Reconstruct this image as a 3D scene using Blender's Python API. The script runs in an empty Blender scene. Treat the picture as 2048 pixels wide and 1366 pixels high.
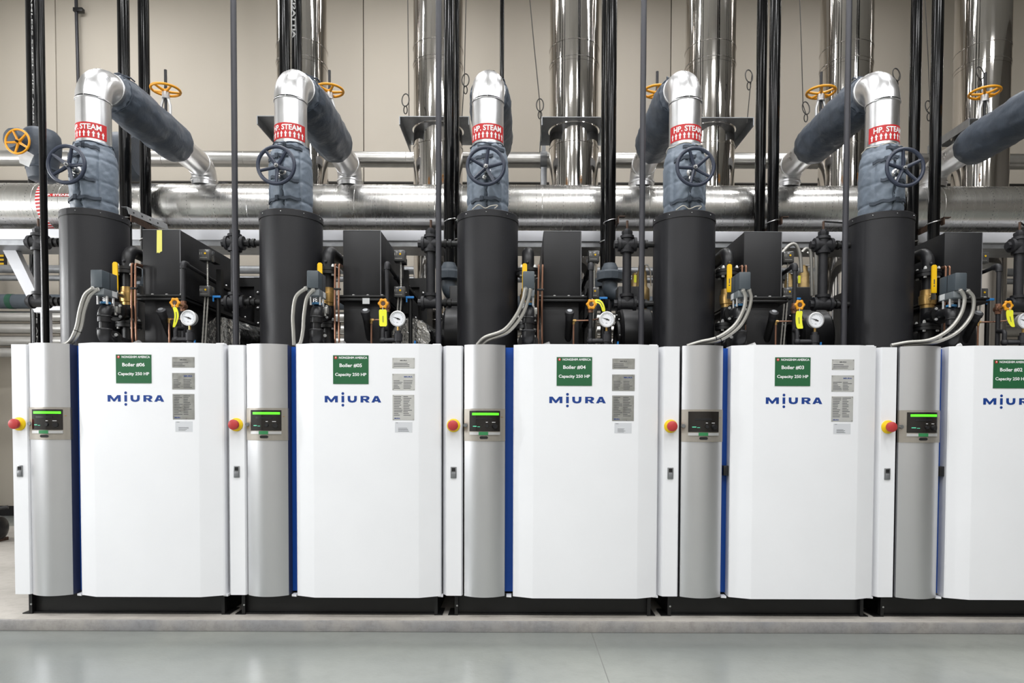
import bpy, bmesh, math, random
from math import sin, cos, pi, radians, sqrt, atan2
from mathutils import Vector, Matrix, noise

random.seed(7)
SC = bpy.context.scene
COL = SC.collection

# ------------------------------------------------------------------ camera
F_PX, TILT, ROLL, CAM_H, CAM_D = 1365.0, radians(1.6), radians(0.2), 1.23, 4.075
CX, CY = 1036.0, 850.0 + 1365.0 * math.tan(radians(1.6))
cam_data = bpy.data.cameras.new('camera')
cam_data.sensor_fit = 'HORIZONTAL'
cam_data.sensor_width = 36.0
cam_data.lens = 36.0 * F_PX / 2048.0
cam_data.shift_x = -(CX - 1024.0) / 2048.0
cam_data.shift_y = (CY - 683.0) / 2048.0
cam_data.clip_end = 100
cam = bpy.data.objects.new('camera', cam_data)
COL.objects.link(cam)
cam.matrix_world = (Matrix.Translation((0, -CAM_D, CAM_H)) @ Matrix.Rotation(pi / 2 - TILT, 4, 'X')
                    @ Matrix.Rotation(ROLL, 4, 'Z'))
SC.camera = cam

# ------------------------------------------------------------------ world, exposure
world = bpy.data.worlds.new('world')
SC.world = world
world.use_nodes = True
world.node_tree.nodes['Background'].inputs[0].default_value = (0.5, 0.5, 0.52, 1)
world.node_tree.nodes['Background'].inputs[1].default_value = 0.1
SC.view_settings.view_transform = 'Standard'
SC.view_settings.look = 'None'
SC.view_settings.gamma = 1.0
SC.view_settings.use_curve_mapping = False
SC.view_settings.exposure = -0.16
LAMP_W = 72.0          # watts of one linear high-bay lamp
# x, y, z of each linear lamp under the ceiling (long side along X)
LAMPS = [(x, y, 6.9) for y in (-7.4, -5.0, -2.6) for x in (-3.8, -1.2, 1.8, 4.8)]
LAMPS += [(x, 0.9, 6.9) for x in (-4.2, -1.6, 1.0, 3.6)]
LAMPS += [(-5.4, 3.4, 6.9), (-1.4, 3.4, 6.9), (1.2, 3.4, 6.9), (3.9, 3.4, 6.9)]  # unseen row added to brighten the back wall, strongest at the left
BACK_FILL_W = {(-5.4, 3.4): 42.0, (-1.4, 3.4): 24.0, (1.2, 3.4): 18.0, (3.9, 3.4): 9.0}   # watts of the added row, set for the wall's tone
# unseen lamps added on the left wall to brighten the silver doors (y, z)
SIDE_FILLS = [(-3.4, 2.5), (-1.2, 2.5), (1.0, 2.5)]
SIDE_FILL_W = 80.0


def at(u, v, Y):
    """point at depth Y (metres behind the cabinet fronts) seen at photo pixel u, v"""
    a, b = (u - CX) / F_PX, -(v - CY) / F_PX
    c, s = cos(ROLL), sin(ROLL)
    a, b = a * c - b * s, a * s + b * c
    dy, dz = cos(TILT) + b * sin(TILT), -sin(TILT) + b * cos(TILT)
    t = (Y + CAM_D) / dy
    return (a * t, Y, CAM_H + dz * t)


# ------------------------------------------------------------------ materials
def srgb(r, g, b):
    f = lambda c: (c / 255 / 12.92) if c / 255 <= 0.04045 else ((c / 255 + 0.055) / 1.055) ** 2.4
    return (f(r), f(g), f(b), 1)


M = {}


def mat(name, col, rough=0.5, metal=0.0, var=0.0, vscale=6.0, vstretch=(1, 1, 1), bump=0.0, bscale=40.0,
        bstretch=(1, 1, 1), rvar=0.0, emit=0.0, coat=0.0, spec=0.5, col2=None, detail=4):
    m = bpy.data.materials.new(name)
    m.use_nodes = True
    nt = m.node_tree
    N, L = nt.nodes, nt.links
    bs = N['Principled BSDF']
    bs.inputs['Base Color'].default_value = col
    bs.inputs['Roughness'].default_value = rough
    bs.inputs['Metallic'].default_value = metal
    bs.inputs['Specular IOR Level'].default_value = spec
    bs.inputs['Coat Weight'].default_value = coat
    if emit:
        bs.inputs['Emission Color'].default_value = col
        bs.inputs['Emission Strength'].default_value = emit

    def tex(scale, stretch, det=detail):
        tc = N.new('ShaderNodeTexCoord')
        mp = N.new('ShaderNodeMapping')
        mp.inputs['Scale'].default_value = stretch
        nz = N.new('ShaderNodeTexNoise')
        nz.inputs['Scale'].default_value = scale
        nz.inputs['Detail'].default_value = det
        L.new(tc.outputs['Object'], mp.inputs['Vector'])
        L.new(mp.outputs['Vector'], nz.inputs['Vector'])
        return nz
    if var or rvar:
        nz = tex(vscale, vstretch)
        rp = N.new('ShaderNodeMapRange')
        rp.inputs['From Min'].default_value = 0.3
        rp.inputs['From Max'].default_value = 0.7
        L.new(nz.outputs['Fac'], rp.inputs['Value'])
        if var:
            mx = N.new('ShaderNodeMix')
            mx.data_type = 'RGBA'
            c2 = col2 or tuple(min(1, c * (1 + var)) for c in col[:3]) + (1,)
            c1 = col if col2 else tuple(c * (1 - var) for c in col[:3]) + (1,)
            mx.inputs[6].default_value = c1
            mx.inputs[7].default_value = c2
            L.new(rp.outputs['Result'], mx.inputs[0])
            L.new(mx.outputs[2], bs.inputs['Base Color'])
        if rvar:
            r2 = N.new('ShaderNodeMapRange')
            r2.inputs['To Min'].default_value = max(0.02, rough - rvar)
            r2.inputs['To Max'].default_value = rough + rvar
            L.new(rp.outputs['Result'], r2.inputs['Value'])
            L.new(r2.outputs['Result'], bs.inputs['Roughness'])
    if bump:
        nb = tex(bscale, bstretch)
        bp = N.new('ShaderNodeBump')
        bp.inputs['Strength'].default_value = bump
        bp.inputs['Distance'].default_value = 0.01
        L.new(nb.outputs['Fac'], bp.inputs['Height'])
        L.new(bp.outputs['Normal'], bs.inputs['Normal'])
    M[name] = m
    return m


mat('white_paint', srgb(240, 241, 244), 0.35, var=0.012, vscale=3, rvar=0.04)
mat('silver_paint', (0.69, 0.695, 0.715, 1), 0.33, 0.9, var=0.05, vscale=2.0, vstretch=(1, 1, 0.3), rvar=0.04)
mat('taupe_metal', srgb(168, 162, 153), 0.4, 0.6, var=0.04, vscale=60, vstretch=(1, 1, 0.05))
mat('blue_paint', srgb(0, 74, 168), 0.4)
mat('navy_edge', srgb(62, 68, 92), 0.4, 0.4)
mat('black_paint', srgb(29, 29, 31), 0.38, var=0.12, vscale=5, rvar=0.08, spec=0.4)
mat('drum_black', srgb(38, 38, 41), 0.42, var=0.10, vscale=3, rvar=0.06, bump=0.05, bscale=200, spec=0.35)
mat('box_black', srgb(33, 33, 35), 0.42, var=0.15, vscale=7, vstretch=(1, 1, 0.12), rvar=0.08, spec=0.35)
mat('frame_black', srgb(17, 17, 18), 0.45, var=0.25, vscale=8)
mat('iron', srgb(44, 44, 47), 0.5, 0.25, var=0.15, vscale=30, bump=0.15, bscale=150)
mat('pipe_black', srgb(11, 11, 12), 0.14, var=0.12, vscale=5, spec=0.22)
mat('pipe_grey', srgb(62, 62, 67), 0.42, 0.3, var=0.08, vscale=5, rvar=0.05)
mat('stencil_white', srgb(160, 160, 158), 0.6)
mat('chrome', (0.60, 0.575, 0.55, 1), 0.07, 1.0, rvar=0.03, vscale=4, bump=0.012, bscale=3, bstretch=(2, 2, 0.25))
mat('aluminium', (0.78, 0.78, 0.79, 1), 0.31, 1.0, var=0.04, vscale=9, rvar=0.04, bump=0.005, bscale=10)
mat('header_clad', (0.64, 0.63, 0.61, 1), 0.27, 1.0, var=0.015, vscale=40, vstretch=(1, 0.1, 0.1), rvar=0.012,
    bump=0.012, bscale=9, bstretch=(1, 1, 1))
mat('wall_pipe_clad', (0.58, 0.57, 0.55, 1), 0.32, 1.0, var=0.06, vscale=10, bump=0.03, bscale=30)
mat('jacket', srgb(114, 125, 138), 0.5, var=0.08, vscale=9, bump=0.3, bscale=30, rvar=0.08, detail=3)
mat('jacket_shaded', srgb(74, 82, 93), 0.45, var=0.08, vscale=9, bump=0.5, bscale=20, rvar=0.08, detail=3)  # jacket fabric again, with the shade on the level runs painted in
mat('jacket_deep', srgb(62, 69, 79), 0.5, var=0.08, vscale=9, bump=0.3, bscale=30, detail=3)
mat('strap', srgb(62, 70, 81), 0.7, bump=0.2, bscale=300)
mat('cord', srgb(205, 200, 188), 0.8)
mat('wheel_navy', srgb(47, 54, 71), 0.38)
mat('wheel_yellow', srgb(228, 155, 22), 0.4)
mat('steel', (0.6, 0.6, 0.6, 1), 0.28, 1.0)
mat('bolt_zinc', srgb(205, 205, 203), 0.4, 0.35)
mat('worn_edge', srgb(112, 112, 115), 0.5)
mat('steel_light', srgb(200, 200, 200), 0.4, 0.5)
mat('galvanised', srgb(150, 152, 155), 0.42, 0.7, var=0.12, vscale=20)
mat('label_red', srgb(198, 34, 36), 0.4)
mat('label_white', srgb(242, 242, 242), 0.5)
mat('sign_green', srgb(34, 96, 58), 0.42)
mat('logo_blue', srgb(14, 60, 138), 0.45)
mat('ink', srgb(70, 72, 76), 0.6)
mat('plate_grey', srgb(172, 172, 168), 0.34, 0.75, var=0.14, vscale=26, rvar=0.08)
mat('plate_light', srgb(205, 205, 202), 0.4, 0.45, var=0.05, vscale=26)
mat('sticker', srgb(208, 210, 214), 0.5)
mat('estop_yellow', srgb(240, 205, 20), 0.45)
mat('estop_red', srgb(186, 58, 58), 0.45)
mat('latch_grey', srgb(150, 152, 154), 0.35, 0.8)
mat('dark_plastic', srgb(30, 30, 32), 0.35)
mat('screen_black', srgb(28, 25, 23), 0.12, coat=0.4)
mat('led_green', srgb(90, 235, 40), 0.4, emit=1.0)
mat('screen_text', srgb(90, 200, 160), 0.4, emit=0.4)
mat('tag_green', srgb(44, 128, 76), 0.5)
mat('brass', srgb(190, 155, 96), 0.32, 0.75, var=0.12, vscale=25)
mat('bronze_old', srgb(140, 118, 78), 0.42, 0.7, var=0.25, vscale=22)
mat('copper', srgb(150, 112, 92), 0.36, 0.75)
mat('rusty', srgb(86, 66, 55), 0.6, 0.3, var=0.25, vscale=40)
mat('lever_yellow', srgb(242, 192, 16), 0.4)
mat('tag_yellow', srgb(232, 232, 52), 0.5)
mat('tape_yellow', srgb(226, 220, 112), 0.55)
mat('conduit', srgb(178, 176, 170), 0.38, 0.55)
mat('actuator_grey', srgb(72, 80, 86), 0.42)
mat('actuator_clear', srgb(128, 134, 138), 0.3, 0.3)
mat('coupling_blue', srgb(60, 120, 165), 0.45)
mat('handle_blue', srgb(40, 130, 205), 0.4)
mat('fitting_grey', srgb(76, 84, 92), 0.5, var=0.1, vscale=20)
mat('switch_box', srgb(74, 74, 74), 0.25, coat=0.5)
mat('gauge_dial', srgb(226, 228, 232), 0.35)
mat('foil', (0.55, 0.55, 0.54, 1), 0.22, 1.0, bump=0.9, bscale=26)
mat('beam_grey', srgb(206, 207, 212), 0.45)
mat('paper', srgb(205, 207, 208), 0.6)
mat('wood_chip', srgb(205, 195, 160), 0.7)
mat('wire', srgb(60, 58, 55), 0.5, 0.5)
mat('hazard_yellow', srgb(225, 180, 30), 0.5)
mat('label_dark_green', srgb(30, 80, 60), 0.5)
mat('joint_grey', srgb(112, 113, 110), 0.7)
mat('lamp_body', srgb(225, 225, 225), 0.5)
mat('lamp_lens', (1.0, 0.98, 0.95, 1), 0.5, emit=9.0)


def wall_material(name, c1, c2):
    m = mat(name, c1, 0.75, var=0.05, col2=c2, vscale=0.6, vstretch=(1, 1, 0.5), bump=0.05, bscale=60)
    return m


wall_material('wall_beige', srgb(202, 194, 182), srgb(195, 187, 174))
wall_material('wall_grey', srgb(176, 172, 166), srgb(168, 164, 158))
wall_material('wall_white', srgb(238, 238, 236), srgb(230, 230, 228))
wall_material('wall_dark', srgb(120, 116, 110), srgb(112, 108, 103))
wall_material('ceiling_white', srgb(205, 203, 198), srgb(196, 194, 190))


def floor_material(name, c1, c2, c3, rough, rv, big=0.55, fine=9):
    m = bpy.data.materials.new(name)
    m.use_nodes = True
    nt = m.node_tree
    N, L = nt.nodes, nt.links
    bs = N['Principled BSDF']
    tc = N.new('ShaderNodeTexCoord')
    n1 = N.new('ShaderNodeTexNoise')
    n1.inputs['Scale'].default_value = big
    n1.inputs['Detail'].default_value = 6
    n1.inputs['Distortion'].default_value = 0.6
    n2 = N.new('ShaderNodeTexNoise')
    n2.inputs['Scale'].default_value = fine
    n2.inputs['Detail'].default_value = 8
    n2.inputs['Roughness'].default_value = 0.7
    n3 = N.new('ShaderNodeTexNoise')
    n3.inputs['Scale'].default_value = 55
    n3.inputs['Detail'].default_value = 2
    for n in (n1, n2, n3):
        L.new(tc.outputs['Object'], n.inputs['Vector'])
    r1 = N.new('ShaderNodeValToRGB')
    r1.color_ramp.elements[0].position = 0.35
    r1.color_ramp.elements[0].color = c1
    r1.color_ramp.elements[1].position = 0.65
    r1.color_ramp.elements[1].color = c2
    L.new(n1.outputs['Fac'], r1.inputs['Fac'])
    mx = N.new('ShaderNodeMix')
    mx.data_type = 'RGBA'
    r2 = N.new('ShaderNodeMapRange')
    r2.inputs['From Min'].default_value = 0.45
    r2.inputs['From Max'].default_value = 0.75
    r2.inputs['To Max'].default_value = 0.4
    L.new(n2.outputs['Fac'], r2.inputs['Value'])
    L.new(r2.outputs['Result'], mx.inputs[0])
    L.new(r1.outputs['Color'], mx.inputs[6])
    mx.inputs[7].default_value = c3
    L.new(mx.outputs[2], bs.inputs['Base Color'])
    rr = N.new('ShaderNodeMapRange')
    rr.inputs['To Min'].default_value = rough - rv
    rr.inputs['To Max'].default_value = rough + rv
    L.new(n2.outputs['Fac'], rr.inputs['Value'])
    L.new(rr.outputs['Result'], bs.inputs['Roughness'])
    bp = N.new('ShaderNodeBump')
    bp.inputs['Strength'].default_value = 0.06
    bp.inputs['Distance'].default_value = 0.01
    L.new(n3.outputs['Fac'], bp.inputs['Height'])
    L.new(bp.outputs['Normal'], bs.inputs['Normal'])
    M[name] = m


floor_material('concrete_floor', srgb(124, 128, 126), srgb(143, 146, 140), srgb(120, 122, 118), 0.24, 0.06)
floor_material('concrete_pad', srgb(168, 163, 156), srgb(182, 177, 170), srgb(132, 126, 120), 0.6, 0.08, 1.6, 14)
floor_material('kerb_face', srgb(140, 140, 142), srgb(160, 156, 152), srgb(78, 75, 73), 0.55, 0.1, 3.5, 24)

# ------------------------------------------------------------------ geometry helpers
CACHE = {}
BASE = {}


class MB:
    def __init__(s):
        s.v, s.f = [], []

    def raw(s, v, f):
        o = len(s.v)
        s.v += [tuple(p) for p in v]
        s.f += [tuple(i + o for i in q) for q in f]
        return s

    def box(s, x0, x1, y0, y1, z0, z1, b=0.0):
        if b <= 0:
            v = [(x, y, z) for z in (z0, z1) for y in (y0, y1) for x in (x0, x1)]
            return s.raw(v, [(0, 2, 3, 1), (4, 5, 7, 6), (0, 1, 5, 4), (2, 6, 7, 3), (0, 4, 6, 2), (1, 3, 7, 5)])
        bm = bmesh.new()
        bmesh.ops.create_cube(bm, size=1)
        for p in bm.verts:
            p.co = ((x0 + x1) / 2 + p.co.x * (x1 - x0), (y0 + y1) / 2 + p.co.y * (y1 - y0),
                    (z0 + z1) / 2 + p.co.z * (z1 - z0))
        bmesh.ops.bevel(bm, geom=bm.edges[:], offset=b, segments=2, affect='EDGES', profile=0.5)
        bm.verts.index_update()
        s.raw([p.co[:] for p in bm.verts], [[q.index for q in f.verts] for f in bm.faces])
        bm.free()
        return s

    def lathe(s, o, ax, prof, n=24, caps=True, jit=None, a0=0.0):
        o, ax = Vector(o), Vector(ax).normalized()
        t = Vector((0, 0, 1)) if abs(ax.z) < 0.9 else Vector((1, 0, 0))
        u = (t - ax * t.dot(ax)).normalized()
        w = ax.cross(u)
        v, f = [], []
        for (d, r) in prof:
            for k in range(n):
                a = a0 + 2 * pi * k / n
                rr = r * (jit(d, a) if jit else 1)
                v.append(o + ax * d + u * (rr * cos(a)) + w * (rr * sin(a)))
        for i in range(len(prof) - 1):
            for k in range(n):
                k2 = (k + 1) % n
                f.append((i * n + k, i * n + k2, (i + 1) * n + k2, (i + 1) * n + k))
        if caps:
            f.append(tuple(range(n - 1, -1, -1)))
            f.append(tuple((len(prof) - 1) * n + k for k in range(n)))
        return s.raw(v, f)

    def cyl(s, p0, p1, r0, r1=None, n=20, a0=0.0):
        p0, p1 = Vector(p0), Vector(p1)
        return s.lathe(p0, p1 - p0, [(0, r0), ((p1 - p0).length, r0 if r1 is None else r1)], n, a0=a0)

    def tube(s, pts, r, n=10, closed=False):
        pts = [Vector(p) for p in pts]
        m = len(pts)
        rs = r if isinstance(r, (list, tuple)) else [r] * m
        tang = []
        for i in range(m):
            a = pts[(i - 1) % m] if (closed or i > 0) else pts[i]
            b = pts[(i + 1) % m] if (closed or i < m - 1) else pts[i]
            tang.append((b - a).normalized())
        t0 = tang[0]
        h = Vector((0, 0, 1)) if abs(t0.z) < 0.9 else Vector((1, 0, 0))
        u = (h - t0 * h.dot(t0)).normalized()
        v, f = [], []
        for i in range(m):
            t = tang[i]
            u = (u - t * u.dot(t)).normalized()
            w = t.cross(u)
            for k in range(n):
                a = 2 * pi * k / n
                v.append(pts[i] + u * (rs[i] * cos(a)) + w * (rs[i] * sin(a)))
        for i in range(m if closed else m - 1):
            j = (i + 1) % m
            for k in range(n):
                k2 = (k + 1) % n
                f.append((i * n + k, i * n + k2, j * n + k2, j * n + k))
        if not closed:
            f.append(tuple(range(n - 1, -1, -1)))
            f.append(tuple((m - 1) * n + k for k in range(n)))
        return s.raw(v, f)

    def ring(s, c, ax, R, r, n=36, m=10):
        c, ax = Vector(c), Vector(ax).normalized()
        t = Vector((0, 0, 1)) if abs(ax.z) < 0.9 else Vector((1, 0, 0))
        u = (t - ax * t.dot(ax)).normalized()
        w = ax.cross(u)
        v, f = [], []
        for i in range(n):
            a = 2 * pi * i / n
            d = u * cos(a) + w * sin(a)
            for k in range(m):
                b = 2 * pi * k / m
                v.append(c + d * (R + r * cos(b)) + ax * (r * sin(b)))
        for i in range(n):
            j = (i + 1) % n
            for k in range(m):
                k2 = (k + 1) % m
                f.append((i * m + k, j * m + k, j * m + k2, i * m + k2))
        return s.raw(v, f)

    def ball(s, c, r, n=12, m=8, sc=(1, 1, 1)):
        prof = [(-r * cos(pi * i / m), max(1e-4, r * sin(pi * i / m))) for i in range(m + 1)]
        b = MB().lathe((0, 0, 0), (0, 0, 1), prof, n)
        return s.raw([(c[0] + p[0] * sc[0], c[1] + p[1] * sc[1], c[2] + p[2] * sc[2]) for p in b.v], b.f)

    def prism(s, poly, z0, z1):
        n = len(poly)
        v = [(x, y, z0) for x, y in poly] + [(x, y, z1) for x, y in poly]
        f = [tuple(range(n - 1, -1, -1)), tuple(range(n, 2 * n))]
        f += [(i, (i + 1) % n, n + (i + 1) % n, n + i) for i in range(n)]
        return s.raw(v, f)

    def prism_y(s, poly, y0, y1):
        """polygon in (x, z) extruded along y"""
        n = len(poly)
        v = [(x, y0, z) for x, z in poly] + [(x, y1, z) for x, z in poly]
        f = [tuple(range(n)), tuple(range(2 * n - 1, n - 1, -1))]
        f += [(i, n + i, n + (i + 1) % n, (i + 1) % n) for i in range(n)]
        return s.raw(v, f)

    def map(s, fn):
        s.v = [tuple(fn(*p)) for p in s.v]
        return s

    def add(s, o):
        return s.raw(o.v, o.f)


def bend(pts, R, seg=6):
    """polyline with its corners rounded to radius R"""
    pts = [Vector(p) for p in pts]
    out = [pts[0]]
    for i in range(1, len(pts) - 1):
        a, b, c = pts[i - 1], pts[i], pts[i + 1]
        d1, d2 = (a - b).normalized(), (c - b).normalized()
        ang = d1.angle(d2)
        t = min(R / math.tan(ang / 2), (a - b).length * 0.49 if i > 1 else (a - b).length * 0.98,
                (c - b).length * 0.49 if i < len(pts) - 2 else (c - b).length * 0.98)
        Re = t * math.tan(ang / 2)
        cen = b + (d1 + d2).normalized() * (Re / sin(ang / 2))
        p, q = b + d1 * t, b + d2 * t
        v1, v2 = p - cen, q - cen
        tot = v1.angle(v2)
        axis = v1.cross(v2).normalized()
        for k in range(seg + 1):
            out.append(cen + Matrix.Rotation(tot * k / seg, 3, axis) @ v1)
    out.append(pts[-1])
    return out


def spline(pts, n):
    """Catmull-Rom through pts, n samples at equal arc length"""
    P = [Vector(p) for p in pts]
    P = [P[0] * 2 - P[1]] + P + [P[-1] * 2 - P[-2]]
    raw = []
    for i in range(1, len(P) - 2):
        for k in range(24):
            t = k / 24
            a, b, c, d = P[i - 1], P[i], P[i + 1], P[i + 2]
            raw.append(0.5 * ((2 * b) + (c - a) * t + (2 * a - 5 * b + 4 * c - d) * t * t
                              + (3 * b - a - 3 * c + d) * t ** 3))
    raw.append(P[-2])
    L = [0]
    for i in range(1, len(raw)):
        L.append(L[-1] + (raw[i] - raw[i - 1]).length)
    out, j = [], 0
    for k in range(n):
        s = L[-1] * k / (n - 1)
        while j < len(L) - 2 and L[j + 1] < s:
            j += 1
        t = (s - L[j]) / max(1e-9, L[j + 1] - L[j])
        out.append(raw[j].lerp(raw[j + 1], min(1, t)))
    return out, L[-1]


TEXTS = {}


def text_mb(body, width=None, height=None, bold=0.02):
    """flat lettering in the xz plane, centred on the origin, facing -y"""
    key = (body, bold)
    if key not in TEXTS:
        cu = bpy.data.curves.new('t', 'FONT')
        cu.body = body
        cu.offset = bold
        cu.resolution_u = 3
        ob = bpy.data.objects.new('t', cu)
        COL.objects.link(ob)
        bpy.context.view_layer.update()
        me = bpy.data.meshes.new_from_object(ob.evaluated_get(bpy.context.evaluated_depsgraph_get()))
        TEXTS[key] = ([p.co[:2] for p in me.vertices], [tuple(f.vertices) for f in me.polygons])
        bpy.data.objects.remove(ob)
        bpy.data.curves.remove(cu)
        bpy.data.meshes.remove(me)
    vs, fs = TEXTS[key]
    x0, x1 = min(p[0] for p in vs), max(p[0] for p in vs)
    y0, y1 = min(p[1] for p in vs), max(p[1] for p in vs)
    sx = width / (x1 - x0) if width else None
    sy = height / (y1 - y0) if height else None
    sx, sy = sx or sy, sy or sx
    b = MB()
    b.raw([((x - (x0 + x1) / 2) * sx, 0, (y - (y0 + y1) / 2) * sy) for x, y in vs], fs)
    return b


def mesh_of(mb, name, material, base, smooth=38, flat=False):
    me = bpy.data.meshes.new(name)
    bx, by, bz = base
    me.from_pydata([(x - bx, y - by, z - bz) for x, y, z in mb.v], [], mb.f)
    if not flat:
        bm = bmesh.new()
        bm.from_mesh(me)
        bmesh.ops.recalc_face_normals(bm, faces=bm.faces[:])
        bm.to_mesh(me)
        bm.free()
    me.polygons.foreach_set('use_smooth', [True] * len(me.polygons))
    me.set_sharp_from_angle(angle=radians(smooth))
    me.materials.append(M[material])
    me.update()
    return me


def thing(name, label, cat, base, X0=0.0, group=None):
    o = bpy.data.objects.new(name, None)
    COL.objects.link(o)
    o.empty_display_size = 0.05
    o.location = (base[0] + X0, base[1], base[2])
    o['label'], o['category'] = label, cat
    if group:
        o['group'] = group
    BASE[o.name] = tuple(base)
    return o


def part(parent, name, material, fn, key=None, flat=False, label=None, kind=None, smooth=38):
    """one mesh part; fn() gives the MB; parts with the same key share mesh data"""
    base = BASE[parent.name]
    k = (key, material) if key else None
    if k and k in CACHE:
        me = CACHE[k]
    else:
        me = mesh_of(fn(), name, material, base, smooth, flat)
        if k:
            CACHE[k] = me
    o = bpy.data.objects.new(name, me)
    COL.objects.link(o)
    o.parent = parent
    BASE[o.name] = base
    if label:
        o['label'] = label
    if kind:
        o['kind'] = kind
    return o


def single(name, label, cat, material, mb, base, X0=0.0, group=None, smooth=38):
    me = mesh_of(mb, name, material, base, smooth)
    o = bpy.data.objects.new(name, me)
    COL.objects.link(o)
    o.location = (base[0] + X0, base[1], base[2])
    o['label'], o['category'] = label, cat
    if group:
        o['group'] = group
    BASE[o.name] = tuple(base)
    return o


def struct(name, material, mb, base=(0, 0, 0), parent=None):
    me = mesh_of(mb, name, material, base)
    o = bpy.data.objects.new(name, me)
    COL.objects.link(o)
    if parent:
        o.parent = parent
    else:
        o.location = base
    o['kind'] = 'structure'
    BASE[o.name] = tuple(base)
    return o


# ------------------------------------------------------------------ the room
RX0, RX1, RY0, RY1, RZ = -7.2, 10.0, -9.0, 5.0, 7.6
struct('floor', 'concrete_floor', MB().box(RX0 - .2, RX1 + .2, RY0 - .2, RY1 + .2, -0.15, 0))
struct('ceiling', 'ceiling_white', MB().box(RX0 - .2, RX1 + .2, RY0 - .2, RY1 + .2, RZ, RZ + 0.15))
struct('wall_left', 'wall_white', MB().box(RX0 - .2, RX0, RY0, RY1, 0, RZ))
struct('wall_right', 'wall_dark', MB().box(RX1, RX1 + .2, RY0, RY1, 0, RZ))
struct('wall_front', 'wall_grey', MB().box(RX0, RX1, RY0 - .2, RY0, 0, RZ))
wb = struct('wall_back', 'frame_black', MB().box(RX0 - .2, RX1 + .2, RY1 + 0.03, RY1 + .25, 0, RZ))
joints = [RX0 - .2, -6.07, -2.042, 1.985, 6.01, RX1 + .2]
for a, b in zip(joints[:-1], joints[1:]):
    p = part(wb, 'wall_panel', 'wall_beige', lambda: MB().box(a + .006, b - .006, RY1, RY1 + .04, 0.0, RZ, 0.004))
struct('baseboard_back', 'frame_black', MB().box(RX0, RX1, RY1 - 0.03, RY1 - .001, 0, 0.13))
pad = struct('plinth', 'concrete_pad', MB().box(-7.1, 9.2, -0.05, 3.6, 0, 0.07, 0.006), (0, 0, 0))
part(pad, 'kerb_face', 'kerb_face', lambda: MB().box(-7.1, 9.2, -0.062, -0.045, 0.0, 0.066, 0.004))

fl_ = bpy.data.objects['floor']
for jx in (-3.59, .44, 4.47):
    part(fl_, 'saw_cut', 'joint_grey', lambda: MB().box(jx - .002, jx + .002, RY0, -.062, -.002, .0006))

# ceiling lamps: linear high bays
for i, (x, y, z) in enumerate(LAMPS):
    row = {-7.4: 'far row behind the camera', -5.0: 'row above the camera', -2.6: 'row in front of the boilers',
           0.9: 'row above the boilers'}.get(y, 'added fill row by the back wall')
    place = ('first', 'second', 'third', 'fourth')[i % 4]
    t = thing('high_bay_lamp', place + ' white linear lamp hung in the ' + row, 'lamp', (x, y, z),
              group='linear lamps in the ' + row)
    part(t, 'housing', 'lamp_body', lambda: MB().box(x - .62, x + .62, y - .17, y + .17, z + .01, z + .09, .01))
    part(t, 'lens', 'lamp_lens', lambda: MB().box(x - .6, x + .6, y - .15, y + .15, z, z + .012))
    for s in (-.5, .5):
        part(t, 'hanger', 'steel', lambda: MB().cyl((x + s, y, z + .09), (x + s, y, RZ), .006, n=6))
    ld = bpy.data.lights.new('lamp_light', 'AREA')
    ld.shape = 'RECTANGLE'
    ld.size, ld.size_y = 1.2, 0.3
    ld.energy = BACK_FILL_W.get((x, y), LAMP_W)
    ld.color = (0.975, 0.985, 1.0)
    lo = bpy.data.objects.new('lamp_light', ld)
    COL.objects.link(lo)
    lo.parent = t
    lo.location = (0, 0, -0.01)

for i, (y, z) in enumerate(SIDE_FILLS):
    t = thing('side_fill_lamp', ('first', 'second', 'third')[i] + ' upright white fill lamp added on the left wall', 'lamp', (RX0, y, z - .8), group='added fill lamps on the left wall')
    part(t, 'housing', 'lamp_body', lambda: MB().box(RX0, RX0 + .07, y - .17, y + .17, z - .8, z + .8, .01))
    part(t, 'lens', 'lamp_lens', lambda: MB().box(RX0 + .068, RX0 + .08, y - .15, y + .15, z - .78, z + .78))
    ld = bpy.data.lights.new('lamp_light', 'AREA')
    ld.shape = 'RECTANGLE'
    ld.size, ld.size_y = 1.56, 0.3
    ld.energy = SIDE_FILL_W
    ld.color = (0.97, 0.985, 1.0)
    lo = bpy.data.objects.new('lamp_light', ld)
    COL.objects.link(lo)
    lo.parent = t
    lo.location = (.09, 0, .8)
    lo.rotation_euler = (0, -pi / 2, 0)

# ------------------------------------------------------------------ boilers
PITCH = 1.296
X0 = {n: -0.452 + (4 - n) * PITCH for n in range(0, 8)}
B_ALL = (6, 5, 4, 3, 2)


def nn(n):
    return {6: 'leftmost boiler six', 5: 'second boiler five', 4: 'middle boiler four', 3: 'fourth boiler three', 2: 'rightmost boiler two', 1: 'hidden boiler one'}[n]


SAG, SXA, SXB = 0.045, 0.132, 0.374


def arc_y(x):
    h = (SXB - SXA) / 2
    c = (SXA + SXB) / 2
    return -SAG * (1 - ((x - c) / h) ** 2)


def arc_patch(x0, x1, z0, z1, off, th, n=10):
    """slab following the bowed silver door, off = front offset, th = thickness"""
    b = MB()
    xs = [x0 + (x1 - x0) * i / n for i in range(n + 1)]
    poly = [(x, arc_y(x) - off) for x in xs] + [(x, arc_y(x) - off + th) for x in reversed(xs)]
    return b.prism(poly, z0, z1)


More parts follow.
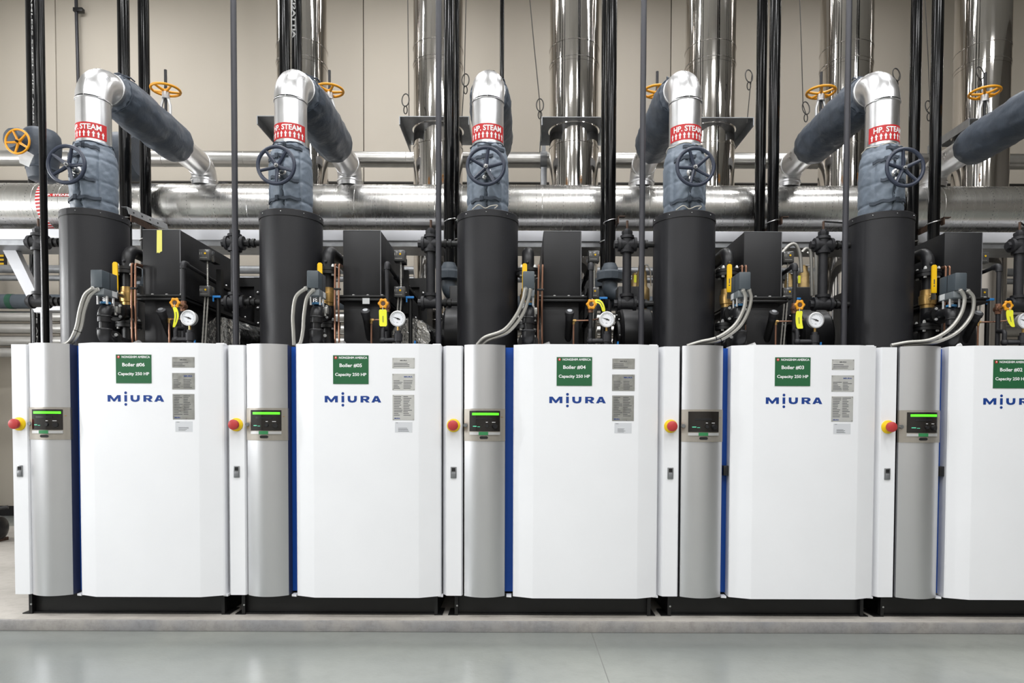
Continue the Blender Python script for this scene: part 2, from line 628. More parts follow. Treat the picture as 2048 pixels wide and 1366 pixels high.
CZ0, CZ1 = 0.203, 1.704
SIGN_X = {6: 0.782, 5: 0.763, 4: 0.782, 3: 0.770, 2: 0.758}
SIGN_Z = {6: 1.552, 5: 1.552, 4: 1.546, 3: 1.549, 2: 1.540}
LOGO_X = {6: 0.792, 5: 0.775, 4: 0.802, 3: 0.781, 2: 0.766}
PLATE_X = {6: 1.074, 5: 1.073, 4: 1.071, 3: 1.066, 2: 1.066}
DOOR_Y = -0.047

LOGO = [  # letters as polygons, traced in a 505 x 126 unit box
    [(945, 548), (945, 490), (974, 490), (1003, 524), (1032, 490), (1062, 490), (1062, 548), (1037, 548), (1037, 515),
     (1010, 547), (997, 547), (970, 515), (970, 548)],
    [(1095, 490), (1119, 490), (1119, 548), (1095, 548)],
    [(1150, 490), (1174, 490), (1174, 520), (1178, 530), (1191, 534), (1204, 530), (1208, 520), (1208, 490), (1232, 490),
     (1232, 522), (1227, 538), (1212, 547), (1191, 550), (1170, 547), (1155, 538), (1150, 522)],
    [(1265, 490), (1290, 490), (1290, 548), (1265, 548)],
    [(1290, 490), (1322, 490), (1340, 496), (1346, 508), (1340, 521), (1326, 528), (1290, 528), (1290, 516), (1313, 516),
     (1319, 509), (1313, 502), (1290, 502)],
    [(1298, 528), (1326, 528), (1348, 548), (1318, 548)],
    [(1362, 548), (1388, 548), (1406.5, 507), (1406.5, 490), (1392, 490)],
    [(1406.5, 490), (1421, 490), (1450, 548), (1424, 548), (1406.5, 507)],
    [(1396, 525), (1417, 525), (1422, 538), (1391, 538)],
]
for cy_ in (469, 573):
    LOGO.append([(1107 + 12.5 * cos(2 * pi * k / 14), cy_ + 12.5 * sin(2 * pi * k / 14)) for k in range(14)])


def logo_mb(width, cx, cz, y):
    b = MB()
    s = width / 505
    for poly in LOGO:
        b.raw([(cx + (px - 1197.5) * s, y, cz - (py - 520) * s) for px, py in poly], [tuple(range(len(poly)))])
    return b


def flat_text(body, w, h, x, z, y, bold=0.02):
    return text_mb(body, w, h, bold).map(lambda a, b, c: (a + x, y, c + z))


def bars(x0, x1, z0, z1, rows, y, seed, cols=1):
    """rows of tiny print as short thin bars"""
    r = random.Random(seed)
    b = MB()
    dz = (z1 - z0) / rows
    for i in range(rows):
        z = z1 - dz * (i + .5)
        for c in range(cols):
            xa = x0 + (x1 - x0) * c / cols
            xb = xa + (x1 - x0) / cols * r.uniform(.45, .92)
            b.raw([(xa, y, z - dz * .16), (xb, y, z - dz * .16), (xb, y, z + dz * .16), (xa, y, z + dz * .16)], [(0, 1, 2, 3)])
    return b


def make_boiler(n):
    t = thing('steam_boiler', 'white and silver steam boiler cabinet, %s by its green sign' % nn(n), 'boiler',
              (0.65, 0.4, 0.07), X0[n], 'row of steam boilers')
    k = 'boiler_'
    part(t, 'body_shell', 'black_paint', lambda: MB().box(.03, 1.262, .10, 1.95, .21, 1.66, .01), k + 'body')
    # base frame
    part(t, 'base_rail', 'frame_black', lambda: MB().box(.07, 1.262, .085, .11, .078, .205).box(.07, 1.262, .06, .11, .072, .08)
         .box(.07, 1.262, .06, .11, .197, .205), k + 'rail')
    for x in (.07, 1.242):
        part(t, 'base_channel', 'frame_black', lambda: MB().box(x, x + .02, .05, 1.9, .072, .205)
             .box(x - .04 if x < .5 else x, x + .02 if x < .5 else x + .05, .05, .2, .07, .076), k + 'ch%.1f' % x)
    part(t, 'anchor_bolt', 'steel', lambda: MB().cyl((.085, .047, .13), (.085, .052, .13), .006, n=6), k + 'anchor')
    # narrow white cabinet at the left
    part(t, 'side_cabinet', 'white_paint',
         lambda: MB().prism([(0, .10), (0, .045), (.026, 0), (.113, 0), (.121, .012), (.121, .10)], CZ0, CZ1 - .004), k + 'sidecab')
    e = part(t, 'emergency_stop', 'estop_yellow', lambda: MB().lathe((.067, 0, 1.226), (0, -1, 0),
             [(0, .040), (.004, .040), (.007, .038), (.012, .022), (.030, .022), (.032, .018)], 28), k + 'estop')
    part(e, 'push_button', 'estop_red', lambda: MB().lathe((.067, 0, 1.226), (0, -1, 0),
         [(.026, .02), (.030, .029), (.044, .031), (.052, .029), (.056, .022), (.058, .006)], 28), k + 'button',
         label='red mushroom push button')
    la = part(t, 'latch', 'latch_grey', lambda: MB().box(.050, .085, -.006, .002, .911, .979, .002), k + 'latch')
    part(la, 'latch_handle', 'galvanised', lambda: MB().box(.055, .080, -.011, -.004, .915, .945, .002), k + 'latchh')
    part(la, 'latch_slot', 'dark_plastic', lambda: MB().box(.057, .078, -.0075, -.005, .952, .973), k + 'latchs')
    # bowed silver door, upper and lower leaf
    for nm, z0, z1 in (('upper_door', 1.3255, CZ1), ('lower_door', CZ0, 1.1335)):
        part(t, nm, 'silver_paint', lambda: arc_patch(SXA, SXB, z0, z1, 0, .02, 20), k + nm)
    part(t, 'door_edge', 'navy_edge', lambda: MB().box(SXB - .006, SXB + .001, .001, .10, CZ0, CZ1 - .002), k + 'dedge',
         label='dark navy edge of the silver door')
    part(t, 'door_edge', 'frame_black', lambda: MB().box(SXA, SXA + .006, .021, .10, CZ0, CZ1 - .002), k + 'dedge2')
    part(t, 'recess_strip', 'blue_paint', lambda: MB().box(SXB, .424, .070, .10, CZ0 + .01, CZ1 - .006), k + 'blue',
         label='blue strip between the silver and white doors')
    # control panel
    cp = part(t, 'control_panel', 'taupe_metal', lambda: arc_patch(SXA - .001, SXB + .001, 1.134, 1.325, .006, .02, 20), k + 'cp')
    part(cp, 'screen', 'screen_black', lambda: arc_patch(.164, .345, 1.192, 1.313, .009, .006, 14), k + 'screen')
    if n != 3:
        part(cp, 'status_light', 'led_green', lambda: arc_patch(.180, .338, 1.287, 1.301, .0115, .004, 12), k + 'led',
             label='lit green status bar')
    part(cp, 'glare_hood', 'dark_plastic', lambda: arc_patch(.20, .30, 1.262, 1.273, .0125, .006, 8), k + 'hood')
    part(cp, 'lip', 'steel_light', lambda: arc_patch(.164, .345, 1.171, 1.187, .011, .008, 14), k + 'lip')
    part(cp, 'lip_tag', 'tag_green', lambda: arc_patch(.220, .276, 1.170, 1.189, .0125, .004, 6), k + 'liptag')
    part(cp, 'finger_slot', 'dark_plastic', lambda: MB().prism_y(
        [(.250 + .025 * (1 if cos(a) > 0 else -1) * (.6 + .4 * abs(cos(a))), 1.155 + .008 * sin(a)) for a in
         [2 * pi * (i + .5) / 16 for i in range(16)]], arc_y(.25) - .0075, arc_y(.25) - .003), k + 'slot')
    part(cp, 'knob', 'dark_plastic', lambda: MB().cyl((.312, arc_y(.312) - .006, 1.222), (.318, arc_y(.312) - .022, 1.222), .016, .014, 18), k + 'knob')
    part(cp, 'knob', 'dark_plastic', lambda: MB().cyl((.268, arc_y(.268) - .006, 1.224), (.268, arc_y(.268) - .018, 1.224), .011, .010, 16), k + 'knob2')
    part(cp, 'readout', 'screen_text', lambda: arc_patch(.185, .207, 1.219, 1.224, .0105, .001, 3)
         .add(arc_patch(.212, .228, 1.217, 1.220, .0105, .001, 3)), k + 'readout')
    part(cp, 'indicator', 'brass', lambda: arc_patch(.352, .360, 1.274, 1.278, .0075, .003, 2), k + 'ind')
    part(cp, 'printed_marks', 'label_white', lambda: arc_patch(.262, .274, 1.244, 1.247, .0105, .001, 2)
         .add(arc_patch(.298, .318, 1.244, 1.247, .0105, .001, 2)), k + 'marks')
    part(cp, 'lock', 'latch_grey', lambda: MB().cyl((.139, -.004, 1.228), (.139, -.022, 1.228), .013, .011, 16), k + 'lock')
    # white front door
    part(t, 'front_door', 'white_paint', lambda: MB().prism(
        [(.424, .10), (.424, .004), (.430, -.002), (.538, DOOR_Y), (.546, DOOR_Y - .0015), (1.158, DOOR_Y - .0015), (1.166, DOOR_Y),
         (1.280, -.003), (1.287, .004), (1.287, .10)], CZ0 - .002, CZ1 + .002), k + 'door', smooth=14)
    if n in (3, 2):
        part(t, 'door_latch', 'dark_plastic', lambda: MB().box(.392, .423, .02, .069, .93, .99, .003), k + 'dlatch')
    for x in (.385, 1.268):
        part(t, 'corner_cap', 'white_paint', lambda: MB().prism([(x, .06), (x, .02), (x + .03, .012), (x + .03, .06)], CZ0 - .012, CZ0), k + 'cap%.2f' % x)
    part(t, 'top_clip', 'white_paint', lambda: MB().box(1.235, 1.285, .02, .06, CZ1 + .002, CZ1 + .010, .003), k + 'clip')
    # green sign
    y = DOOR_Y - .0015
    sx, sz = SIGN_X[n], SIGN_Z[n]
    s = part(t, 'green_sign', 'sign_green', lambda: MB().box(sx - .104, sx + .104, y - .003, y, sz - .084, sz + .084),
             label='green sign reading boiler number and capacity')
    ys = y - .0036

    part(s, 'company_lettering', 'label_white', lambda: flat_text('NONGSHIM AMERICA', .166, .0135, sx + .014, sz + .070, ys, .024), flat=True)
    part(s, 'number_lettering', 'label_white', lambda: flat_text('Boiler #%02d' % n, .132, .0235, sx, sz + .024, ys, .024), flat=True)
    part(s, 'capacity_lettering', 'label_white', lambda: flat_text('Capacity 250 HP', .184, .0235, sx, sz - .031, ys, .024), flat=True)
    part(s, 'emblem', 'label_red', lambda: MB().raw([(sx - .088 + .0085 * cos(a), ys, sz + .070 + .0085 * sin(a)) for a in
         [2 * pi * i / 16 for i in range(16)]], [tuple(range(16))]), flat=True)
    part(s, 'emblem_mark', 'label_white', lambda: MB().raw([(sx - .088 + dx, ys - .0003, sz + .070 + dz) for dx, dz in
         ((-.002, -.003), (.002, -.003), (.0032, .004), (0, .006), (-.002, .003))], [(0, 1, 2, 3, 4)]), flat=True)
    part(t, 'logo_lettering', 'logo_blue', lambda: logo_mb(.333, LOGO_X[n], 1.378, y - .0008), flat=True,
         label='dark blue wordmark on the white door')
    # data plates and sticker
    px = PLATE_X[n]
    pm = 'plate_light' if n in (5, 3) else 'plate_grey'
    for i, (dx, zc, w, h, rows) in enumerate(((0, 1.592, .132, .061, 4), (0, 1.481, .133, .096, 6), (-.001, 1.331, .128, .149, 12))):
        p = part(t, 'data_plate', pm, lambda: MB().box(px + dx - w / 2, px + dx + w / 2, y - .0015, y, zc - h / 2, zc + h / 2))
        yy = y - .002
        xa, xb, za, zb = px + dx - w / 2 + .008, px + dx + w / 2 - .008, zc - h / 2 + .006, zc + h / 2 - .006

        def print_mb():
            if i == 0:
                return bars(xa, xb, za, za + .028, 3, yy, n * 7 + i).add(flat_text('MIURA', .040, .007, px + dx, zb - .010, yy, .03))
            if i == 1:
                return bars(xa, xb, za, zb - .030, rows, yy, n * 7 + i, 2)
            return bars(xa, xb, za + .018, zb, rows, yy, n * 7 + i, 2)
        part(p, 'printed_lines', 'ink', print_mb, flat=True)
        if i:
            part(p, 'plate_logo', 'logo_blue', lambda: flat_text('MIURA', .050 if i == 1 else .034, .008, px + .028 if i == 1 else xa + .02,
                 zb - .012 if i == 1 else za + .004, yy, .03), flat=True)
        for ax in (xa - .003, xb + .003):
            for az in (za - .001, zb + .001):
                part(p, 'rivet', 'steel', lambda: MB().cyl((ax, y - .001, az), (ax, y - .003, az), .0028, n=8))
    st = part(t, 'sticker', 'sticker', lambda: MB().box(px - .051, px + .051, y - .0006, y, 1.183, 1.245))
    part(st, 'printed_lines', 'ink', lambda: bars(px - .032, px + .040, 1.188, 1.212, 4, y - .001, n)
         .add(bars(px - .044, px - .024, 1.237, 1.243, 1, y - .001, n + 50)), flat=True)
    return t


for n in B_ALL:
    make_boiler(n)


# ------------------------------------------------------------------ steam drums
def drum_base():
    return (.247, .47, 1.66)


for n in (6, 5, 4, 3, 2):
    t = thing('steam_drum', 'matt black cylindrical drum standing behind ' + nn(n), 'tank', drum_base(), X0[n], 'black drums above the boilers')
    part(t, 'shell', 'drum_black', lambda: MB().lathe((.247, .47, 0), (0, 0, 1), [(1.66, .2), (2.572, .2)], 64), 'drum_shell')
    ld = part(t, 'lid', 'drum_black', lambda: MB().lathe((.247, .47, 0), (0, 0, 1), [(2.553, .203), (2.590, .203), (2.593, .200)], 64), 'drum_lid')
    part(ld, 'lid_seam', 'frame_black', lambda: MB().ring((.247, .47, 2.551), (0, 0, 1), .2012, .0022, 64, 6), 'drum_seam')
    for a in range(0, 360, 40):
        part(ld, 'screw', 'steel', lambda: MB().ball((.247 + .204 * sin(radians(a)), .47 - .204 * cos(radians(a)), 2.573), .0035, 6, 4), 'drum_screw%d' % a)
    if n == 6:
        g = thing('angle_bracket', 'perforated grey steel angle beside the drum of boiler six', 'bracket', (.47, .5, 2.5), X0[n])
        part(g, 'angle', 'galvanised', lambda: MB().raw(*(lambda A, B: ([tuple(A), (A[0] + .012, A[1], A[2] - .045), (B[0] + .012, B[1], B[2] - .045), tuple(B),
             (A[0] - .035, A[1], A[2]), (B[0] - .035, B[1], B[2]), (A[0] + .016, A[1], A[2] - .045), (B[0] + .016, B[1], B[2] - .045), (A[0] + .004, A[1], A[2] + .003), (B[0] + .004, B[1], B[2] + .003),
             (A[0] - .035, A[1], A[2] + .004), (B[0] - .035, B[1], B[2] + .004)],
             [(0, 1, 2, 3), (0, 3, 5, 4), (8, 6, 7, 9), (8, 9, 11, 10), (1, 6, 7, 2), (0, 8, 6, 1), (4, 10, 8, 0), (4, 5, 11, 10), (3, 2, 7, 9), (5, 3, 9, 11)]))((.462, .46, 2.655), (.462, .97, 2.69))))
        for q in (.12, .32, .52, .72):
            part(g, 'hole', 'frame_black', lambda: MB().ball((.462 + .010, .46 + .51 * q, 2.655 + .035 * q - .022), .007, 8, 5))

# ------------------------------------------------------------------ steam pipes with jackets
PZ, PR, PR_B = 3.506, .103, .17
DX, DY = .247, .47


def wrinkle(seed, amp=.035, fa=3.0, fd=9.0):
    o = Vector((seed * 3.1, seed * 1.7, seed))

    def f(d, a):
        return 1 + amp * noise.noise(Vector((cos(a) * fa, sin(a) * fa, d * fd)) + o) + amp * .55 * noise.noise(
            Vector((cos(a) * fa * 2.6, sin(a) * fa * 2.6, d * fd * 2.8)) + o)
    return f


def cyl_wrap(mb, R, z0=0):
    """wrap lettering laid out in the xz plane round the riser"""
    return mb.map(lambda x, y, z: (DX + R * sin(x / R), DY - R * cos(x / R), z))


def band_patch(R, a0, a1, z0, z1, n=24, th=.0015, cx=DX, cy=DY):
    poly = [(cx + R * sin(a0 + (a1 - a0) * i / n), cy - R * cos(a0 + (a1 - a0) * i / n)) for i in range(n + 1)]
    poly += [(cx + (R - th) * sin(a1 - (a1 - a0) * i / n), cy - (R - th) * cos(a1 - (a1 - a0) * i / n)) for i in range(n + 1)]
    return MB().prism(poly, z0, z1)


def handwheel(t, material, c, axis, R, rot, hub_mat, nspoke=5, rim=.0095, dish=.018, nm='handwheel', hubr=.021):
    c, ax = Vector(c), Vector(axis).normalized()
    h = part(t, nm, material, lambda: MB().ring(c, ax, R, rim, 48, 10))
    tt = Vector((0, 0, 1)) if abs(ax.z) < .9 else Vector((1, 0, 0))
    u = (tt - ax * tt.dot(ax)).normalized()
    w = ax.cross(u)
    for i in range(nspoke):
        a = rot + 2 * pi * i / nspoke
        d = u * cos(a) + w * sin(a)
        part(h, 'spoke', material, lambda: MB().tube([c - ax * dish + d * hubr * .6, c - ax * dish * .75 + d * R * .45, c + d * R],
                                                     [.0135 * R / .118, .0118 * R / .118, .0098 * R / .118], 8))
    part(h, 'hub', material, lambda: MB().lathe(c - ax * (dish + .012), ax, [(0, hubr), (.018, hubr), (.024, hubr * .85)], 20))
    part(h, 'nut', hub_mat, lambda: MB().lathe(c - ax * (dish - .011), ax, [(0, hubr * .62), (.012, hubr * .62)], 6)
         .lathe(c - ax * (dish - .02), ax, [(0, hubr * .4), (.014, hubr * .4), (.018, hubr * .25)], 12))
    return h


def jk_q(d):
    return max(0, 1 - ((d - .22) / .24) ** 2)


def jk_r(d):
    """radius of the upright jacket at height d above the drum"""
    for (d0, r0), (d1, r1) in zip(JK[:-1], JK[1:]):
        if d <= d1:
            return r0 + (r1 - r0) * (d - d0) / (d1 - d0)
    return JK[-1][1]


JK = [(0, .120), (.010, .132), (.05, .135), (.10, .137), (.20, .138), (.30, .138), (.36, .135), (.40, .127), (.425, .118), (.446, .114), (.458, .106)]


def vjacket(seed):
    """padded jacket round the upright valve, pulled forward round the bonnet"""
    z0 = 2.594
    nd, nseg = 62, 96
    o = Vector((seed * 3.7, seed * 1.3, seed * .7))
    v, f = [], []
    for i in range(nd + 1):
        d = .458 * i / nd
        q = jk_q(d)
        pin = sum(w * math.exp(-((d - c_) / .009) ** 2) for c_, w in ((.072, .006), (.195, .004), (.335, .005), (.41, .004)))
        for k in range(nseg):
            a = 2 * pi * k / nseg
            aa = a if a < pi else a - 2 * pi
            front = math.exp(-(aa / 1.15) ** 2)
            r = jk_r(d) * (1 + .02 * noise.noise(Vector((cos(a) * 2, sin(a) * 2, d * 6)) + o))
            fold = noise.noise(Vector((aa * 1.6, d * 24 + abs(aa) * 3.0, 0)) + o) + .5 * noise.noise(Vector((aa * 3.2, d * 48 - abs(aa) * 4, 4)) + o)
            r += (.0018 + .0062 * front) * fold - pin
            for sa in (-.82, .78):
                r -= .009 * math.exp(-((aa - sa) / .045) ** 2) * (.4 + .6 * q)
            x, y = r * sin(a), -r * cos(a)
            if y < 0:
                y *= 1 + .34 * q * (cos(a) ** 2)
                y += .022 * math.exp(-((x - .004 * sin(d * 40)) / .010) ** 2) * (.3 + .7 * q)
            v.append((DX + x, DY + y, z0 + d))
    for i in range(nd):
        for k in range(nseg):
            k2 = (k + 1) % nseg
            f.append((i * nseg + k, i * nseg + k2, (i + 1) * nseg + k2, (i + 1) * nseg + k))
    f.append(tuple(range(nseg - 1, -1, -1)))
    f.append(tuple(nd * nseg + k for k in range(nseg)))
    return MB().raw(v, f)


def surf_band(a0, a1, z, h, off, seed, tilt=0.0):
    """strap lying on the upright jacket"""
    q = jk_q
    n = 16
    v, f = [], []
    for i in range(n + 1):
        a = a0 + (a1 - a0) * i / n
        zz = z + tilt * (i / n - .5) + .004 * sin(i * 1.3 + seed)
        d = zz - 2.594
        for dz, oo in ((-h / 2, off), (h / 2, off), (h / 2, off - .008), (-h / 2, off - .008)):
            r = jk_r(min(.458, max(0, d))) + oo
            x, y = r * sin(a), -r * cos(a) * (1 + .34 * q(d) * cos(a) ** 2)
            v.append((DX + x, DY + y, zz + dz))
    for i in range(n):
        for k in range(4):
            k2 = (k + 1) % 4
            f.append((i * 4 + k, i * 4 + k2, i * 4 + 4 + k2, i * 4 + 4 + k))
    f += [(3, 2, 1, 0), tuple(n * 4 + k for k in range(4))]
    return MB().raw(v, f)


HDR_Y, HDR_Z, HDR_R = 2.06, 3.154, .2016
WHEEL_ROT = {6: .95, 5: .63, 4: -.14, 3: .35, 2: .12}
for n in (6, 5, 4, 3, 2, 1):
    tail = nn(n) if n > 1 else 'the boiler hidden beyond the right edge'
    if n > 1:
        # valve with padded jacket and blue handwheel
        t = thing('jacketed_valve', 'blue padded valve jacket with navy handwheel above the drum of ' + tail, 'valve', (DX, DY, 2.594), X0[n],
                  'jacketed gate valves with navy wheels')
        j = part(t, 'insulation_jacket', 'jacket', lambda: vjacket(n))
        for i, (z, a0, a1, tl) in enumerate(((2.668, -.9, .75, .012), (2.79, -.5, .6, -.02), (2.93, -.85, .2, .015), (3.005, -.4, .9, -.012))):
            part(j, 'strap', 'strap', lambda: surf_band(a0 + .1 * sin(n * 2 + i), a1 + .1 * cos(n + i), z, .019, .009, n + i, tl))
            aa = (a0 + a1) / 2 + .2 * sin(n + i * 2)
            part(j, 'buckle', 'strap', lambda: surf_band(aa - .08, aa + .08, z, .027, .014, n + i))
        part(j, 'lacing', 'strap', lambda: MB().tube([(DX + .006 * (-1) ** m_, DY - (jk_r(d_) * (1 + .34 * jk_q(d_))) + .012, 2.594 + d_) for m_, d_ in enumerate([.03 + .02 * w_ for w_ in range(20)])], .0028, 5))
        zt = 3.045
        part(j, 'drawstring', 'cord' if n in (3, 2) else 'strap', lambda: MB().tube([(DX + (.115 + .004 * sin(9 * a)) * sin(a), DY - (.118 + .004 * cos(7 * a)) * cos(a), zt - .004 + .006 * sin(5 * a + n))
             for a in [2 * pi * i / 40 for i in range(40)]], .004, 6, True))
        if n in (4, 3):
            part(j, 'tie_cord', 'cord', lambda: MB().tube(spline([(DX - .09, DY - .16, 2.602), (DX - .05, DY - .185, 2.622), (DX - .01, DY - .17, 2.606), (DX + .03, DY - .18, 2.618),
                 (DX + .07, DY - .165, 2.625), (DX + .05, DY - .17, 2.604)], 40)[0], .0035, 6))
        part(t, 'valve_stem', 'steel', lambda: MB().lathe((DX, .30, 2.83), (0, -1, 0), [(0, .030), (.012, .030), (.016, .02), (.05, .018), (.055, .012), (.105, .012)], 16), 'vstem')
        part(t, 'gland', 'steel', lambda: MB().ball((DX - .012, .262, 2.785), .015, 10, 6).cyl((DX, .30, 2.79), (DX - .012, .262, 2.785), .009, n=8), 'vgland')
        handwheel(t, 'wheel_navy', (DX, .19, 2.83), (0, -1, 0), .113, WHEEL_ROT[n], 'steel', rim=.0115)
    # steam pipe
    t = thing('steam_pipe', 'bright aluminium-clad steam pipe bending back from ' + tail if n > 1 else
              'aluminium-clad steam pipe cut off at the right edge of the photo', 'pipe', (DX, DY, 3.0), X0[n], 'aluminium steam pipes to the header')
    part(t, 'riser', 'aluminium', lambda: MB().lathe((DX, DY, 0), (0, 0, 1), [(3.03, PR), (PZ - PR_B, PR)], 48), 'sp_riser')

    def gored(R, r, flip):
        """elbow built of a few mitred gores"""
        pts = []
        ng = 7
        for i in range(ng + 1):
            a = pi / 2 * i / ng
            if not flip:
                pts.append((DX, DY + R - R * cos(a), PZ - R + R * sin(a)))
            else:
                pts.append((DX, HDR_Y - R + R * sin(a), PZ - R + R * cos(a)))
        return MB().tube(pts, r, 48)
    e = part(t, 'elbow', 'aluminium', lambda: gored(PR_B, PR + .003, False), 'sp_elbow', smooth=25)
    part(e, 'seam_ring', 'aluminium', lambda: MB().ring((DX, DY, PZ - PR_B), (0, 0, 1), PR + .002, .0035, 48, 8), 'sp_ring1')
    part(e, 'seam_ring', 'aluminium', lambda: MB().ring((DX, DY + PR_B, PZ), (0, 1, 0), PR + .002, .006, 48, 8), 'sp_ring2')
    part(e, 'back_seam', 'steel', lambda: MB().tube([(DX, DY + PR_B - (PR_B + PR + .003) * cos(a), PZ - PR_B + (PR_B + PR + .003) * sin(a))
         for a in [pi / 2 * i / 12 for i in range(13)]], .0018, 6), 'sp_bseam')
    part(t, 'run', 'aluminium', lambda: MB().lathe((DX, DY, PZ), (0, 1, 0), [(PR_B, PR), (PR_B + .045, PR)], 48), 'sp_run')
    part(t, 'run', 'aluminium', lambda: MB().lathe((DX, 1.565, PZ), (0, 1, 0), [(0, PR), (HDR_Y - 1.565 - .12, PR)], 48), 'sp_run2')
    e2 = part(t, 'rear_elbow', 'aluminium', lambda: gored(.12, PR + .002, True), 'sp_elbow2', smooth=25)
    part(e2, 'seam_ring', 'aluminium', lambda: MB().ring((DX, HDR_Y - .12, PZ), (0, 1, 0), PR + .001, .004, 48, 8), 'sp_ring3')
    part(e2, 'base_band', 'aluminium', lambda: MB().lathe((DX, HDR_Y, 0), (0, 0, 1), [(3.34, PR + .004), (3.375, PR + .004), (3.378, PR + .012), (3.392, PR + .012), (3.395, PR + .002)], 48), 'sp_band')
    if n > 1:
        R = PR + .0018
        lb = part(t, 'pipe_label', 'label_red', lambda: band_patch(R, -1.3, 1.3, 3.070, 3.170), 'sp_label', label='red pipe label with white letters and arrows')
        part(lb, 'lettering', 'label_white', lambda: cyl_wrap(text_mb('HP. STEAM', .205, .036, .03).map(lambda x, y, z: (x, 0, z + 3.141)), R + .0012), 'sp_text', flat=True)

        def arrows():
            b = MB()
            for i in range(9):
                c = -.112 + .028 * i
                b.raw([(c + dx, 0, 3.078 + dz) for dx, dz in ((-.0045, 0), (.0045, 0), (.0045, .022), (.010, .022), (0, .040), (-.010, .022), (-.0045, .022))], [(0, 1, 2, 6), (3, 4, 5)])
            return cyl_wrap(b, R + .0012)
        part(lb, 'flow_arrows', 'label_white', arrows, 'sp_arrows', flat=True)
    # horizontal jacket with yellow-wheel valve
    t = thing('stop_valve', ('shade-darkened blue padded pipe jacket with yellow handwheel valve behind ' + tail) if n > 1 else
              'padded pipe jacket with yellow handwheel cut off at the right edge', 'valve', (DX, 1.15, PZ - .15), X0[n], 'jacketed stop valves with yellow wheels')
    wr = wrinkle(n + 20, .06, 2.6, 9)

    def hj():
        prof = [(0, .112), (.01, .125), (.04, .131), (.06, .137), (.12, .147), (.25, .152), (.4, .153), (.52, .150), (.62, .154), (.78, .152), (.86, .147), (.89, .140), (.90, .108)]
        fine = []
        for (d0, r0), (d1, r1) in zip(prof[:-1], prof[1:]):
            for k in range(4):
                fine.append((d0 + (d1 - d0) * k / 4, r0 + (r1 - r0) * k / 4))
        fine.append(prof[-1])

        def jit(d, a):
            return wr(d, a) * (1 + .03 * sin(a * 16 + 2 * sin(d * 9)) * math.exp(-(d / .07) ** 2))
        return MB().lathe((DX, .675, PZ), (0, 1, 0), fine, 56, jit=jit)
    j = part(t, 'insulation_jacket', 'jacket_shaded', hj)
    part(j, 'drawstring', 'strap', lambda: MB().ring((DX, .695, PZ), (0, 1, 0), .129, .005, 40, 6), 'hj_draw')
    for i in range(5):
        part(j, 'lacing', 'strap', lambda: MB().tube([(DX + (.158 if s else .134) * sin(a0), yy, PZ + (.158 if s else .136) * cos(a0)) for s, yy, a0 in
             ((0, .70, -.5 + i * .27), (1, .735 + .02 * (i % 2), -.42 + i * .27), (1, .775, -.36 + i * .27))], .005, 6), 'hj_lace%d' % i)
    vy = 1.40
    part(t, 'yoke', 'steel_light', lambda: MB().tube([(DX - .035, vy, PZ + .13), (DX - .035, vy, PZ + .24), (DX - .018, vy, PZ + .30), (DX - .018, vy, PZ + .315)], .011, 8)
         .tube([(DX + .035, vy, PZ + .13), (DX + .035, vy, PZ + .24), (DX + .018, vy, PZ + .30), (DX + .018, vy, PZ + .315)], .011, 8)
         .lathe((DX, vy, PZ + .295), (0, 0, 1), [(0, .03), (.05, .026)], 16), 'hj_yoke')
    part(t, 'stem', 'iron', lambda: MB().cyl((DX, vy, PZ + .1), (DX, vy, PZ + .52), .011, n=10), 'hj_stem')
    handwheel(t, 'wheel_yellow', (DX, vy, PZ + .365), (0, 0, 1), .106, .3 * n, 'iron', 5, .010, .012, hubr=.024)

# ------------------------------------------------------------------ header, beam, wall pipe
t = thing('steam_header', 'large horizontal metal-clad steam header running behind all the drums', 'pipe', (0, HDR_Y, HDR_Z - HDR_R))
part(t, 'cladding', 'header_clad', lambda: MB().lathe((-6.6, HDR_Y, HDR_Z), (1, 0, 0), [(0, HDR_R), (14.4, HDR_R)], 72))
x = -4.72
while x < 4.8:
    part(t, 'rivet_row', 'ink', lambda: (lambda b: [b.ball((x, HDR_Y - (HDR_R + .0005) * cos(a), HDR_Z + (HDR_R + .0005) * sin(a)), .0032, 6, 4) for a in
         [-1.1 + .155 * i for i in range(17)]] and b)(MB()), kind='stuff')
    if round(x * 100) % 3 == 0 or abs(x + 4.26) < .12:
        part(t, 'seam_ring', 'header_clad', lambda: MB().ring((x + .05, HDR_Y, HDR_Z), (1, 0, 0), HDR_R, .0022, 64, 6))
    x += .232
for i, (u, v) in enumerate(((447, 360), (913, 368))):
    q = at(u, v, HDR_Y)
    part(t, 'plug', 'frame_black', lambda: MB().ball((q[0], HDR_Y, HDR_Z + HDR_R - .005), .055, 14, 8, (1, 1, .6)))
# flow label band on the header
lb = part(t, 'label_band', 'label_white', lambda: MB().lathe((-4.166, HDR_Y, HDR_Z), (1, 0, 0), [(0, HDR_R + .002), (.062, HDR_R + .002)], 64), label='red and white arrow band round the header')


def hdr_pt(x, a, o=.0032):
    return (x, HDR_Y - (HDR_R + o) * cos(a), HDR_Z + (HDR_R + o) * sin(a))


def stripes():
    b = MB()
    for i in range(22):
        a = -1.5 + i * .145
        b.raw([hdr_pt(-4.166, a), hdr_pt(-4.104, a + .03), hdr_pt(-4.104, a + .11), hdr_pt(-4.166, a + .08)], [(0, 1, 2, 3)])
    return b


part(lb, 'stripe_marks', 'label_red', stripes, flat=True)
tl = part(t, 'text_label', 'label_red', lambda: MB().raw([hdr_pt(-4.102 + .235 * i, a, .002) for a in (.15, .21, .27) for i in (0, 1)], [(0, 1, 3, 2), (2, 3, 5, 4)]), flat=True)
part(tl, 'lettering', 'label_white', lambda: text_mb('HP. STEAM', .22, .018, .03).map(lambda x, y, z: hdr_pt(x - 3.985, .21 + z / HDR_R, .0036)), flat=True)

